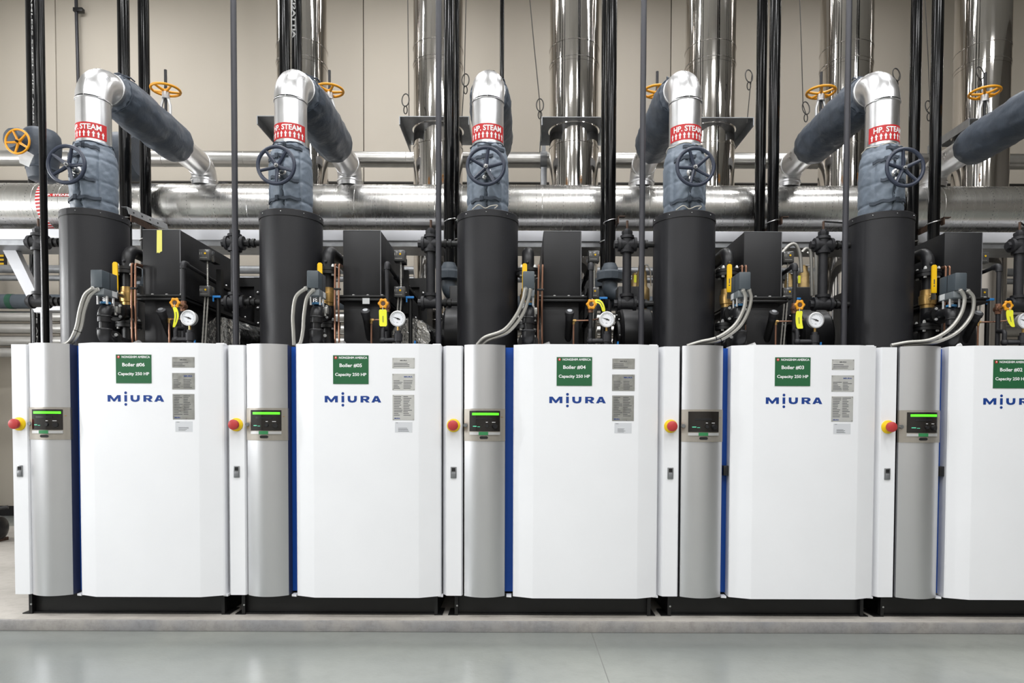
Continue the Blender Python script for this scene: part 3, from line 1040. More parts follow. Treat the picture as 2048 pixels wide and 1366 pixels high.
t = thing('support_beam', 'light grey steel beam under the steam header', 'beam', (0, 1.9, 2.81))
part(t, 'web', 'beam_grey', lambda: MB().box(-6.6, 7.6, 1.858, 1.98, 2.816, 2.906, .004))
part(t, 'lower_flange', 'galvanised', lambda: MB().box(-6.6, 7.6, 1.88, 2.20, 2.772, 2.815))
for i, x in enumerate((-6.35, 6.9)):
    part(t, 'post', 'beam_grey', lambda: MB().box(x - .05, x + .05, 1.9, 2.0, .07, 2.772))
q0, q1 = at(-20, 470, 1.99), at(62, 622, 1.99)
part(t, 'diagonal_brace', 'beam_grey', lambda: MB().prism_y([(q0[0], q0[2]), (q0[0] + .12, q0[2]), (q1[0] + .08, q1[2]), (q1[0] - .02, q1[2])], 2.06, 2.13))
q0, q1 = at(96, 622, 1.99), at(2048, 622, 1.99)
t = thing('pipe_stand', 'light grey steel frame standing behind the drum of boiler six', 'frame', (q0[0], 1.99, .07))
part(t, 'post', 'beam_grey', lambda: MB().box(q0[0] - .04, q0[0] + .01, 1.95, 2.03, .07, q0[2]))
part(t, 'post', 'beam_grey', lambda: MB().box(q0[0] + 1.3, q0[0] + 1.35, 1.95, 2.03, .07, q0[2]))
part(t, 'rail', 'beam_grey', lambda: MB().box(q0[0] - .04, q0[0] + 1.35, 1.945, 2.035, q0[2], q0[2] + .075))

t = thing('wall_pipe', 'slim metal-clad horizontal pipe behind the chrome stacks', 'pipe', (0, 3.0, 3.87))
part(t, 'cladding', 'wall_pipe_clad', lambda: MB().lathe((-7.0, 3.0, 3.945), (1, 0, 0), [(0, .077), (15.5, .077)], 40))
for i in range(14):
    x = -5.3 + i * .83
    part(t, 'seam_ring', 'wall_pipe_clad', lambda: MB().ring((x, 3.0, 3.945), (1, 0, 0), .077, .0025, 40, 6))
q = at(1088, 300, 2.9)
h = thing('pipe_hanger', 'galvanised bracket holding the wall pipe beside a chrome stack', 'bracket', (q[0], 2.9, 3.5))
part(h, 'arm', 'galvanised', lambda: MB().box(q[0] - .03, q[0] + .03, 2.9, 3.1, 3.45, 3.84, .003))
part(h, 'clip', 'galvanised', lambda: MB().lathe((q[0] - .035, 3.0, 3.945), (1, 0, 0), [(0, .084), (.07, .084)], 32))
part(h, 'rod', 'galvanised', lambda: MB().box(q[0] - .02, q[0] + .02, 2.98, 3.02, 4.02, 4.32))
t = single('wall_conduit', 'thin dark conduit running level along the beige wall', 'conduit', 'wire',
           MB().cyl((-7.15, 4.96, 4.395), (9.5, 4.96, 4.395), .018, n=10), (0, 4.96, 4.37))
q = at(152, 0, 4.9)
t = thing('conduit_drop', 'grey upright conduit with clamp on the wall behind boiler six', 'conduit', (q[0], 4.93, 4.2))
qa, qb, qc = at(152, -30, 4.93), at(153, 20, 4.93), at(160, 300, 4.93)
part(t, 'tube', 'pipe_grey', lambda: MB().tube([(qa[0], 4.93, RZ - .01), (qa[0], 4.93, qb[2]), (qc[0], 4.93, qc[2])], .020, 10))
part(t, 'clamp', 'dark_plastic', lambda: MB().box(qb[0] - .03, qb[0] + .09, 4.90, 4.96, qb[2] - .03, qb[2] + .02, .004))

# background pipe rack near the back wall
for i, (v, r, m) in enumerate(((538, .05, 'galvanised'), (556, .035, 'galvanised'), (603, .09, 'fitting_grey'), (633, .066, 'wall_pipe_clad'), (657, .066, 'wall_pipe_clad'), (682, .066, 'wall_pipe_clad'), (705, .066, 'wall_pipe_clad'))):
    z = at(30, v, 4.5)[2]
    nm = ('topmost thin', 'second thin', 'grey-painted', 'uppermost thick', 'second thick', 'third thick', 'lowest thick')[i]
    t = single('rack_pipe', nm + ' horizontal pipe low on the back wall behind boiler six', 'pipe', m, MB().cyl((-7.15, 4.5, z), (8.5, 4.5, z), r, n=24), (0, 4.5, z - r), group='pipes low on the back wall')
q = at(11, 603, 4.4)
single('pipe_tag', 'small dark green tag on the grey pipe left of boiler six', 'label', 'label_dark_green', MB().lathe((q[0] - .03, 4.5, at(30, 603, 4.5)[2]), (1, 0, 0), [(0, .093), (.07, .093)], 24), (q[0], 4.4, q[2] - .09))
q = at(3, 520, 4.6)
t = thing('hazard_board', 'black and yellow striped board at the left edge', 'sign', (q[0], 4.6, q[2] - .12))
part(t, 'board', 'frame_black', lambda: MB().box(q[0] - .25, q[0] + .05, 4.60, 4.63, q[2] - .12, q[2] + .14))
for i in range(5):
    part(t, 'stripe', 'hazard_yellow', lambda: MB().box(q[0] - .23, q[0] + .03, 4.594, 4.599, q[2] - .11 + i * .05, q[2] - .085 + i * .05))
part(t, 'support', 'galvanised', lambda: MB().box(q[0] - .2, q[0] - .16, 4.62, 4.98, q[2] - .05, q[2]))

# low motor at the far left on the pad
q = at(-8, 1076, 2.6)
t = thing('pump_motor', 'black motor on the pad at the left edge behind boiler six', 'motor', (q[0], 2.6, .07))
part(t, 'body', 'dark_plastic', lambda: MB().lathe((q[0] - .35, 2.6, .20), (1, 0, 0), [(0, .10), (.02, .125), (.36, .125), (.40, .11), (.43, .06), (.44, .02)], 32))
part(t, 'foot', 'rusty', lambda: MB().box(q[0] - .3, q[0] + .05, 2.5, 2.7, .07, .1))
part(t, 'cable', 'dark_plastic', lambda: MB().tube(spline([(q[0] - .2, 2.5, .30), (q[0] - .02, 2.46, .36), (q[0] + .09, 2.46, .40), (q[0] + .2, 2.5, .42)], 24)[0], .018, 8))
for i in range(3):
    part(t, 'cable_tie', 'label_white', lambda: MB().ball((q[0] - .05 + .07 * i, 2.445, .35 + .022 * i), .013, 8, 5))

# ------------------------------------------------------------------ chrome stacks
SX, SY, SR = .975, 2.53, .234
for n in (6, 5, 4, 3, 2, 1):
    tail = nn(n) if n > 1 else 'the hidden last boiler at the right edge'
    t = thing('exhaust_stack', 'polished chrome exhaust stack rising behind ' + tail, 'chimney', (SX, SY, 1.6), X0[n], 'chrome exhaust stacks')
    part(t, 'lower_section', 'chrome', lambda: MB().lathe((SX, SY, 0), (0, 0, 1), [(1.60, SR), (3.86, SR)], 72), 'st_low')
    part(t, 'middle_section', 'chrome', lambda: MB().lathe((SX, SY, 0), (0, 0, 1), [(3.861, SR - .002), (4.60, SR - .002)], 72), 'st_mid')
    part(t, 'upper_section', 'chrome', lambda: MB().lathe((SX, SY, 0), (0, 0, 1), [(4.601, SR), (RZ, SR)], 72), 'st_up')
    for i, z in enumerate((2.2, 3.86, 4.64, 4.79)):
        part(t, 'clamp_band', 'chrome', lambda: MB().lathe((SX, SY, z), (0, 0, 1), [(-.008, SR), (-.005, SR + .005), (.005, SR + .005), (.008, SR)], 72), 'st_band%d' % i)

    def plate():
        b = MB()
        hx, y0, y1, z = .315, SY - .315, SY + .315, 4.03
        N = 48
        v, f = [], []
        for zz in (z, z + .006):
            for k in range(N):
                a = 2 * pi * k / N
                v.append((SX + (SR + .01) * cos(a), SY + (SR + .01) * sin(a), zz))
            for k in range(N):
                a = 2 * pi * k / N
                m_ = max(abs(cos(a)), abs(sin(a)))
                v.append((SX + hx * cos(a) / m_, SY + hx * sin(a) / m_, zz))
        for k in range(N):
            k2 = (k + 1) % N
            f += [(k, k2, N + k2, N + k), (2 * N + k, 3 * N + k, 3 * N + k2, 2 * N + k2), (N + k, N + k2, 3 * N + k2, 3 * N + k), (k, 2 * N + k, 2 * N + k2, k2)]
        b.raw(v, f)
        for s in (-1, 1):
            b.box(SX + s * hx - .004, SX + s * hx + .004, SY - hx, SY + hx, z - .07, z + .006)
        return b
    part(t, 'support_plate', 'galvanised', plate, 'st_plate', label='flat square collar plate round the stack')

# hanging wires beside the stacks
WIRES = [([(815, -40), (817, 120), (818, 236)], (811, 200), 'left of the stack behind boiler five'),
         ([(933, -40), (930, 90), (929, 150), (924, 236)], (931, 160), 'left of the elbow of boiler four'),
         ([(1056, -40), (1068, 90), (1079, 200), (1083, 282)], (1080, 210), 'left of the stack behind boiler four'),
         ([(1504, 150), (1500, 180), (1494, 246)], (1498, 152), 'right of the stack behind boiler three'),
         ([(1598, -40), (1603, 100), (1606, 210), (1612, 228)], (1612, 216), 'left of the stack behind boiler two'),
         ([(1800, 150), (1792, 175), (1778, 250)], (1793, 149), 'right of the elbow of boiler two'),
         ([(1848, -40), (1856, 110), (1860, 212), (1853, 222)], (1858, 214), 'between the two black pipes at right'),
         ([(1960, 140), (1960, 170), (1961, 248)], (1960, 146), 'in front of the rightmost stack')]
for pts, loop, where in WIRES:
    P3 = [at(u, v, 2.22) for u, v in pts]
    t = thing('hanging_wire', 'thin steel wire with a looped end hanging ' + where, 'wire', P3[-1], group='hanging wires by the stacks')
    if pts[0][1] < 0:
        P3 = [(P3[0][0] - .1, 2.22, RZ)] + P3
    part(t, 'wire', 'wire', lambda: MB().tube(P3, .0042, 6))
    c = at(loop[0], loop[1], 2.22)
    part(t, 'loop', 'wire', lambda: MB().tube([(c[0] + .032 * cos(a), 2.22 + .02 * sin(a), c[2] + .065 * sin(a)) for a in [2 * pi * i / 22 for i in range(22)]], .0055, 6, True))
    part(t, 'shackle', 'wire', lambda: MB().tube([(c[0] + .016 * cos(a), 2.22, c[2] - .09 + .035 * sin(a)) for a in [2 * pi * i / 14 for i in range(14)]], .005, 6, True))

# ------------------------------------------------------------------ upright pipes
for n in (6, 5, 4, 3, 2):
    L = -.059 if n != 6 else .082
    single('upright_pipe', 'slim upright %s pipe %s' % (('grey', 'just left of the drum of ' + nn(n)) if n != 6 else ('glossy black', 'passing in front of the drum of boiler six')), 'pipe',
           'pipe_grey' if n != 6 else 'pipe_black', MB().cyl((L, .31 if n != 6 else .22, .07), (L, .31 if n != 6 else .22, RZ), .0185 if n != 6 else .0205, n=20),
           (L, .31, .07), X0[n], 'slim upright pipes in front of the drums')
up = lambda x, y, z: (x, y, z + .085)
VENT_X = {6: -3.182, 5: -1.886, 4: -.552, 3: .740, 2: 2.055, 1: 3.360}
for n, vx in VENT_X.items():
    tail = nn(n) + "'s drum" if n > 1 else 'the rightmost stack'
    for which, yy, r in (('front', 1.50, .044), ('rear', 1.80, .044)):
        t = thing('vent_pipe', 'glossy black vent pipe, %s one of the pair left of %s' % (which, tail), 'pipe', (vx, yy, 2.3), group='paired black vent pipes')
        xx = vx - (.012 if which == 'front' and n == 4 else 0)
        part(t, 'pipe', 'pipe_black', lambda: MB().cyl((xx, yy, 2.52), (xx, yy, RZ), r, n=28))
        if n == 5 and which == 'rear':
            part(t, 'stencil', 'stencil_white', lambda: text_mb('UNRK EEONDH ZI2ATTIA', .95, .035, .03).map(lambda x, y, z: (xx + z * .8 - .008, yy - r - .0015, 4.95 - x)), flat=True)
        part(t, 'reducer', 'fitting_grey', lambda: MB().lathe((xx, yy, 0), (0, 0, 1), [(2.39, .066), (2.42, .066), (2.45, r + .006), (2.455, r + .006)], 24).map(up))
        part(t, 'collar', 'fitting_grey', lambda: MB().lathe((xx, yy, 0), (0, 0, 1), [(2.31, .07), (2.32, .105), (2.375, .11), (2.39, .105), (2.392, .07)], 12).map(up), smooth=20)
        el = part(t, 'drip_elbow', 'fitting_grey', lambda: MB().tube(bend([(xx, yy, 2.34), (xx, yy, 2.20), (xx + .13, yy, 2.20)], .07), [.062] * 9, 18).map(up))
        part(el, 'drain', 'iron', lambda: MB().tube([(xx, yy, 2.25), (xx, yy, 2.02), (xx + .0, yy - .03, 1.9), (xx + .05, yy - .05, 1.68)], .016, 8).lathe((xx, yy, 2.04), (0, 0, 1), [(0, .02), (.03, .026), (.05, .026), (.07, .018)], 12))
        # bronze relief valve fed from the elbow
        s = thing('relief_valve', 'bronze relief valve under the %s vent pipe left of %s' % (which, tail), 'valve', (vx + .25, yy, 2.1), group='bronze relief valves')
        part(s, 'nipple', 'rusty', lambda: MB().cyl((xx + .13, yy, 2.20), (xx + .21, yy, 2.20), .032, n=16).map(up))
        part(s, 'body', 'bronze_old', lambda: MB().lathe((vx + .26, yy, 0), (0, 0, 1), [(2.08, .04), (2.11, .04), (2.12, .058), (2.17, .065), (2.25, .062), (2.27, .045), (2.38, .040), (2.40, .03), (2.44, .028), (2.45, .015)], 22)
             .cyl((vx + .20, yy, 2.20), (vx + .26, yy, 2.20), .048, n=18).map(up))
        part(s, 'lever', 'steel', lambda: MB().tube([(vx + .26, yy - .03, 2.44), (vx + .30, yy - .035, 2.44), (vx + .325, yy - .035, 2.38), (vx + .33, yy - .035, 2.27)], .006, 6).map(up))
        part(s, 'inlet_pipe', 'iron', lambda: MB().cyl((vx + .26, yy, 1.66), (vx + .26, yy, 2.17), .036, n=16))
        if which == 'front':
            part(s, 'inspection_tag', 'tag_yellow', lambda: MB().box(vx + .185, vx + .205, yy - .07, yy - .068, 2.29, 2.35).map(up))
    # clamp to the beam
    c = thing('pipe_clamp', 'steel angle and clamp on the vent pipes left of ' + tail, 'bracket', (vx, 1.5, 2.8), group='vent pipe clamps')
    part(c, 'angle', 'rusty', lambda: MB().box(vx + .058, vx + .066, 1.46, 1.50, 2.855, 2.915).box(vx + .058, vx + .115, 1.46, 1.50, 2.909, 2.915).box(vx + .058, vx + .066, 1.50, 2.02, 2.865, 2.915))
    part(c, 'u_bolt', 'steel', lambda: MB().tube([(vx + .050 * sin(a), 1.8 - .050 * cos(a), 2.80 + .012 * sin(a)) for a in [-2.2 + 4.4 * i / 16 for i in range(17)]], .005, 6))
    part(c, 'u_bolt', 'steel', lambda: MB().tube([(vx + .052 * sin(a), 1.5 - .052 * cos(a), 2.88 + .014 * sin(a)) for a in [-2.2 + 4.4 * i / 16 for i in range(17)]], .005, 6))

# extra upright pipes
q = at(69, 200, 2.47)
t = thing('riser_pipe', 'thick glossy black upright pipe at the far left of the photo', 'pipe', (q[0], 2.47, .07))
part(t, 'pipe', 'pipe_black', lambda: MB().cyl((q[0], 2.47, .07), (q[0], 2.47, RZ), .062, n=28))
for body, ln, zc in (('ASTM A53 GRADE B SEAMLESS STEEL PIPE ANSI', 2.3, 5.2), ('STEEL PIPE ANSI', .8, 2.3)):
    part(t, 'stencil', 'stencil_white', lambda: text_mb(body, ln, .011, .02).map(lambda x, y, z: (q[0] + .0635 * sin(.45 + z / .0635), 2.47 - .0635 * cos(.45 + z / .0635), zc - x)), flat=True)
q = at(1004, 80, 2.2)
single('upright_rod', 'slim black upright pipe behind the elbow of boiler four', 'pipe', 'pipe_black', MB().cyl((q[0], 2.2, 3.3), (q[0], 2.2, RZ), .019, n=16), (q[0], 2.2, 3.3))

# ------------------------------------------------------------------ left jackets on the branch line
c = at(84, 312, 1.45)
t = thing('branch_valve', 'blue padded valve jacket with front-facing yellow handwheel at far left', 'valve', (c[0], 1.45, c[2] - .2))
wr = wrinkle(41, .05, 2.2, 6)
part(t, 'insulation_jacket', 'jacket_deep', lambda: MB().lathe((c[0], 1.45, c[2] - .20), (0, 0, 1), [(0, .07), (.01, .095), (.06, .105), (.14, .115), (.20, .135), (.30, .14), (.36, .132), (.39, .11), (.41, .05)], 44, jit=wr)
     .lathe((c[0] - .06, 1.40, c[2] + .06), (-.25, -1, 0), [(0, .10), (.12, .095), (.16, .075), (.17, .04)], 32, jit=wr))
part(t, 'strap', 'strap', lambda: MB().lathe((c[0], 1.45, c[2] - .12), (0, 0, 1), [(0, .10), (.002, .114), (.018, .114), (.02, .10)], 36))
part(t, 'strap', 'strap', lambda: MB().lathe((c[0], 1.45, c[2] - .03), (0, 0, 1), [(0, .115), (.002, .128), (.018, .128), (.02, .115)], 36))
w = at(35, 283, 1.14)
handwheel(t, 'wheel_yellow', w, (0, -1, 0), .090, .4, 'iron', 5, .008, .01, hubr=.017)
part(t, 'stem', 'iron', lambda: MB().cyl((w[0], 1.14, w[2]), (c[0] - .08, 1.34, c[2] + .05), .010, n=8))
w2 = at(52, 318, 1.2)
part(t, 'metal_tag', 'paper', lambda: MB().prism_y([(w2[0] - .06, w2[2] + .03), (w2[0] + .01, w2[2] + .06), (w2[0] + .06, w2[2] + .03), (w2[0] + .02, w2[2] - .06), (w2[0] - .05, w2[2] - .03)], 1.20, 1.204))
c = at(256, 314, 2.075)
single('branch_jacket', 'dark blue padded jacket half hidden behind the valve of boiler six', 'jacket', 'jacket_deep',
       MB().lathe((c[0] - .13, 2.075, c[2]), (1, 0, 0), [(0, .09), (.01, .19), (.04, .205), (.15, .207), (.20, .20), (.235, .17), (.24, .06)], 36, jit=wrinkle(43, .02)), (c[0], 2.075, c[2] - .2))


# ------------------------------------------------------------------ water columns
def tee_fit(b, c, ax, L, r):
    """one run of a screwed fitting: swollen ends"""
    c, ax = Vector(c), Vector(ax).normalized()
    return b.lathe(c - ax * L, ax, [(0, r * 1.22), (.018, r * 1.26), (.021, r * 1.02), (L, r), (2 * L - .021, r * 1.02), (2 * L - .018, r * 1.26), (2 * L, r * 1.22)], 18)


WX, WY = -.128, .47
for n in (6, 5, 4, 3, 2, 1):
    tail = nn(n) if n > 1 else 'a hidden boiler at the right edge'
    t = thing('water_column', 'black iron water column left of the drum of ' + tail, 'pipe fitting', (WX, WY, 2.0), X0[n], 'black water columns')
    zc, zt = 2.425, 2.036
    part(t, 'cross', 'iron', lambda: tee_fit(tee_fit(MB(), (WX, WY, zc), (1, 0, 0), .062, .037), (WX, WY, zc), (0, 0, 1), .056, .037), 'wc_cross')
    part(t, 'cap', 'iron', lambda: MB().lathe((WX, WY, zc + .05), (0, 0, 1), [(0, .030), (.02, .036), (.035, .036), (.038, .024), (.05, .022)], 8), 'wc_cap')
    st = part(t, 'vent_stem', 'rusty', lambda: MB().cyl((WX, WY, zc + .09), (WX, WY, zc + .155), .008, n=8), 'wc_stem')
    if n in (2, 1):
        part(st, 'stem_lever', 'frame_black', lambda: MB().tube([(WX, WY, zc + .155), (WX + .13, WY + .01, zc + (.15 if n == 2 else .07))], .006, 6))
    part(t, 'column_pipe', 'iron', lambda: MB().cyl((WX, WY, zt), (WX, WY, zc), .029, n=20), 'wc_pipe')
    part(t, 'tee', 'iron', lambda: tee_fit(MB(), (WX, WY, zt), (1, 0, 0), .062, .037).lathe((WX, WY, zt), (0, 0, 1), [(0, .036), (.04, .038), (.043, .046), (.062, .046)], 18), 'wc_tee')
    for z in (zc, zt):
        part(t, 'plug', 'iron', lambda: MB().cyl((WX - .085, WY, z), (WX - .05, WY, z), .026, n=8), 'wc_plug%.1f' % z)
        if n > 1:
            part(t, 'nipple', 'frame_black', lambda: MB().lathe((WX + .05, WY, z), (1, 0, 0), [(0, .022), (.035, .022), (.036, .031), (.052, .031), (.053, .020), (.066, .020), (.067, .030), (.085, .030), (.086, .02), (.14, .02)], 10), 'wc_nip%.1f' % z)
        else:
            part(t, 'nipple', 'frame_black', lambda: MB().cyl((WX + .05, WY, z), (WX + .19, WY, z), .02, n=10), 'wc_nipb%.1f' % z)

# ------------------------------------------------------------------ duct boxes
EX0, EX1, EY = .612, .857, .37
for n in B_ALL:
    t = thing('duct_box', 'tall black sheet-metal duct box above ' + nn(n), 'duct', (.735, .8, 1.66), X0[n], 'black duct boxes above the boilers')
    part(t, 'upper_box', 'box_black', lambda: MB().box(EX0, EX1, EY, 1.28, 2.062, 2.482, .004), 'db_up')
    fl = part(t, 'flange', 'frame_black', lambda: MB().box(EX0 - .035, EX1 + .035, EY - .03, 1.31, 2.048, 2.062, .003).box(EX0 - .035, EX1 + .035, EY - .03, 1.31, 2.026, 2.040, .003)
              .box(EX0 - .02, EX1 + .02, EY - .015, 1.29, 2.030, 2.060), 'db_fl')
    for i in range(4):
        part(fl, 'bolt', 'bolt_zinc', lambda: MB().lathe((EX0 - .02 + i * .092, EY - .02, 2.06), (0, 0, 1), [(0, .009), (.006, .009), (.008, .005)], 6), 'db_bolt%d' % i)
    part(t, 'lower_box', 'box_black', lambda: MB().box(EX0 - .002, EX1 - .012, EY + .02, 1.28, 1.661, 2.030, .004), 'db_low')
    part(t, 'corner_bead', 'worn_edge', lambda: MB().box(EX1 - .0035, EX1 + .0008, EY - .0008, EY + .004, 2.064, 2.480), 'db_bead')
    part(t, 'top_fold', 'galvanised', lambda: MB().box(EX0 + .002, EX1 - .002, EY - .0015, EY + .02, 2.4815, 2.4845), 'db_fold')
    # sight port
    s = thing('sight_port', 'black sight tube slanting up from the duct box of ' + nn(n), 'sight tube', (.777, .4, 1.78), X0[n], 'black sight tubes')
    a, b = Vector((.777, .27, 1.955)), Vector((.777, .41, 1.785))
    d = (b - a).normalized()
    part(s, 'tube', 'frame_black', lambda: MB().cyl(a + d * .05, b + d * .03, .024, n=16), 'sp_t')
    part(s, 'cap', 'iron', lambda: MB().lathe(a, d, [(0, .022), (.006, .030), (.028, .030), (.03, .026), (.06, .026)], 16), 'sp_c')
    part(s, 'glass', 'galvanised', lambda: MB().lathe(a - d * .002, d, [(0, .016), (.006, .016)], 14), 'sp_g')
    # casing behind
    g = thing('economizer_casing', 'black bolted casing with angle frame behind the duct box of ' + nn(n), 'casing', (.9, 1.6, 1.66), X0[n], 'black bolted casings')
    part(g, 'panel', 'black_paint', lambda: MB().box(.60, 1.0, 1.35, 1.9, 1.661, 2.36), 'ec_p')
    fr = part(g, 'angle_frame', 'frame_black', lambda: MB().box(.58, 1.03, 1.32, 1.345, 2.31, 2.38).box(.97, 1.03, 1.31, 1.345, 1.661, 2.38).box(.58, .64, 1.31, 1.345, 1.661, 2.38)
              .box(.95, .985, .70, 1.32, 2.18, 2.20).box(.95, .985, .70, 1.32, 2.0, 2.02).box(.95, .985, .68, .72, 1.661 if n not in (6, 5) else 2.0, 2.30), 'ec_f' if n not in (6, 5) else 'ec_f2')
    for i in range(5):
        part(fr, 'bolt', 'steel', lambda: MB().ball((1.0, 1.305, 1.78 + i * .12), .012, 8, 5), 'ec_b%d' % i)
        part(fr, 'bolt', 'steel', lambda: MB().ball((.968, .80 + i * .11, 2.21 - (i % 2) * .17), .010, 8, 5), 'ec_c%d' % i)
# marks on single boxes
single('tape_strip', 'torn yellow tape strip stuck on the duct box of boiler six', 'tape', 'tape_yellow', MB().prism_y(
    [(.707, 2.480), (.740, 2.480), (.739, 2.345), (.728, 2.340), (.722, 2.333), (.710, 2.336), (.704, 2.333)], EY - .0012, EY), (.72, EY, 2.33), X0[6])
single('paper_label', 'small white paper label on the duct flange of boiler five', 'label', 'paper', MB().box(.745, .79, EY - .033, EY - .0305, 2.005, 2.042), (.77, EY - .03, 2.0), X0[5])
for n in B_ALL:
    single('wooden_wedge', 'pale wooden wedge lying on top of ' + nn(n) + ' cabinet', 'wedge', 'wood_chip', MB().prism_y([(.745, 1.705), (.80, 1.705), (.795, 1.722), (.75, 1.718)], .14, .2), (.77, .17, 1.705), X0[n], 'wooden wedges on the cabinets')
    # blower scroll and flue body in the dark behind
    t = thing('blower', 'black round blower housing in shadow behind the drum of ' + nn(n), 'blower', (.0, 1.05, 1.66), X0[n], 'black blowers')
    part(t, 'housing', 'black_paint', lambda: MB().lathe((-.10, 1.05, 1.88), (1, 0, 0), [(0, .10), (.004, .20), (.02, .215), (.22, .215), (.236, .20), (.24, .1)], 40), 'bl_h')
    part(t, 'inlet', 'frame_black', lambda: MB().ring((-.10, 1.05, 1.88), (1, 0, 0), .11, .022, 32, 8), 'bl_i')
    part(t, 'outlet_duct', 'black_paint', lambda: MB().box(-.08, .12, 1.2, 1.34, 1.661, 2.3, .01), 'bl_o')
    for i in range(8):
        part(t, 'bolt', 'steel', lambda: MB().ball((-.11, 1.05 + .17 * cos(pi / 4 * i), 1.88 + .17 * sin(pi / 4 * i)), .009, 8, 5), 'bl_b%d' % i)

# foil-wrapped ducts
for n in (6, 5):
    def foil():
        b = MB().lathe((1.01, .62, 1.825), (.1, 1, 0), [(i * .03, .135) for i in range(20)], 40, jit=lambda d, a: 1 + .09 * noise.noise(Vector((cos(a) * 5, sin(a) * 5, d * 26)) + Vector((n, 0, 0))) + .05 * noise.noise(Vector((cos(a) * 12, sin(a) * 12, d * 60))))
        return b
    single('foil_duct', 'crinkled foil-wrapped duct right of the duct box of ' + nn(n), 'duct', 'foil', foil(), (.95, .9, 1.66), X0[n], smooth=20)

# ------------------------------------------------------------------ feed pipe with ball valve
FX, FY = .513, .378


def flange(parent_t, nm, c, ax, r, th, key, bolts=4, br=.0105, off=.78, ph=pi / 4, mt='frame_black'):
    c, axv = Vector(c), Vector(ax).normalized()
    p = part(parent_t, nm, mt, lambda: MB().lathe(c - axv * th, axv, [(0, r), (th * .9, r), (th * .92, r * .9), (th * 1.08, r * .9), (th * 1.1, r), (2 * th, r)], 28), key)
    tt = Vector((0, 0, 1)) if abs(axv.z) < .9 else Vector((1, 0, 0))
    u = (tt - axv * tt.dot(axv)).normalized()
    w_ = axv.cross(u)
    for i in range(bolts):
        a = ph + 2 * pi * i / bolts
        q_ = c + (u * cos(a) + w_ * sin(a)) * r * off
        part(p, 'bolt', 'bolt_zinc', lambda: MB().lathe(q_ - axv * (th + br), axv, [(0, br), (br, br), (br + .001, br * .6), (br + 2 * th, br * .6), (br + 2 * th + .001, br), (2 * br + 2 * th, br), (3 * br + 2 * th, br * .5)], 6), key + 'b%d' % i)
    return p


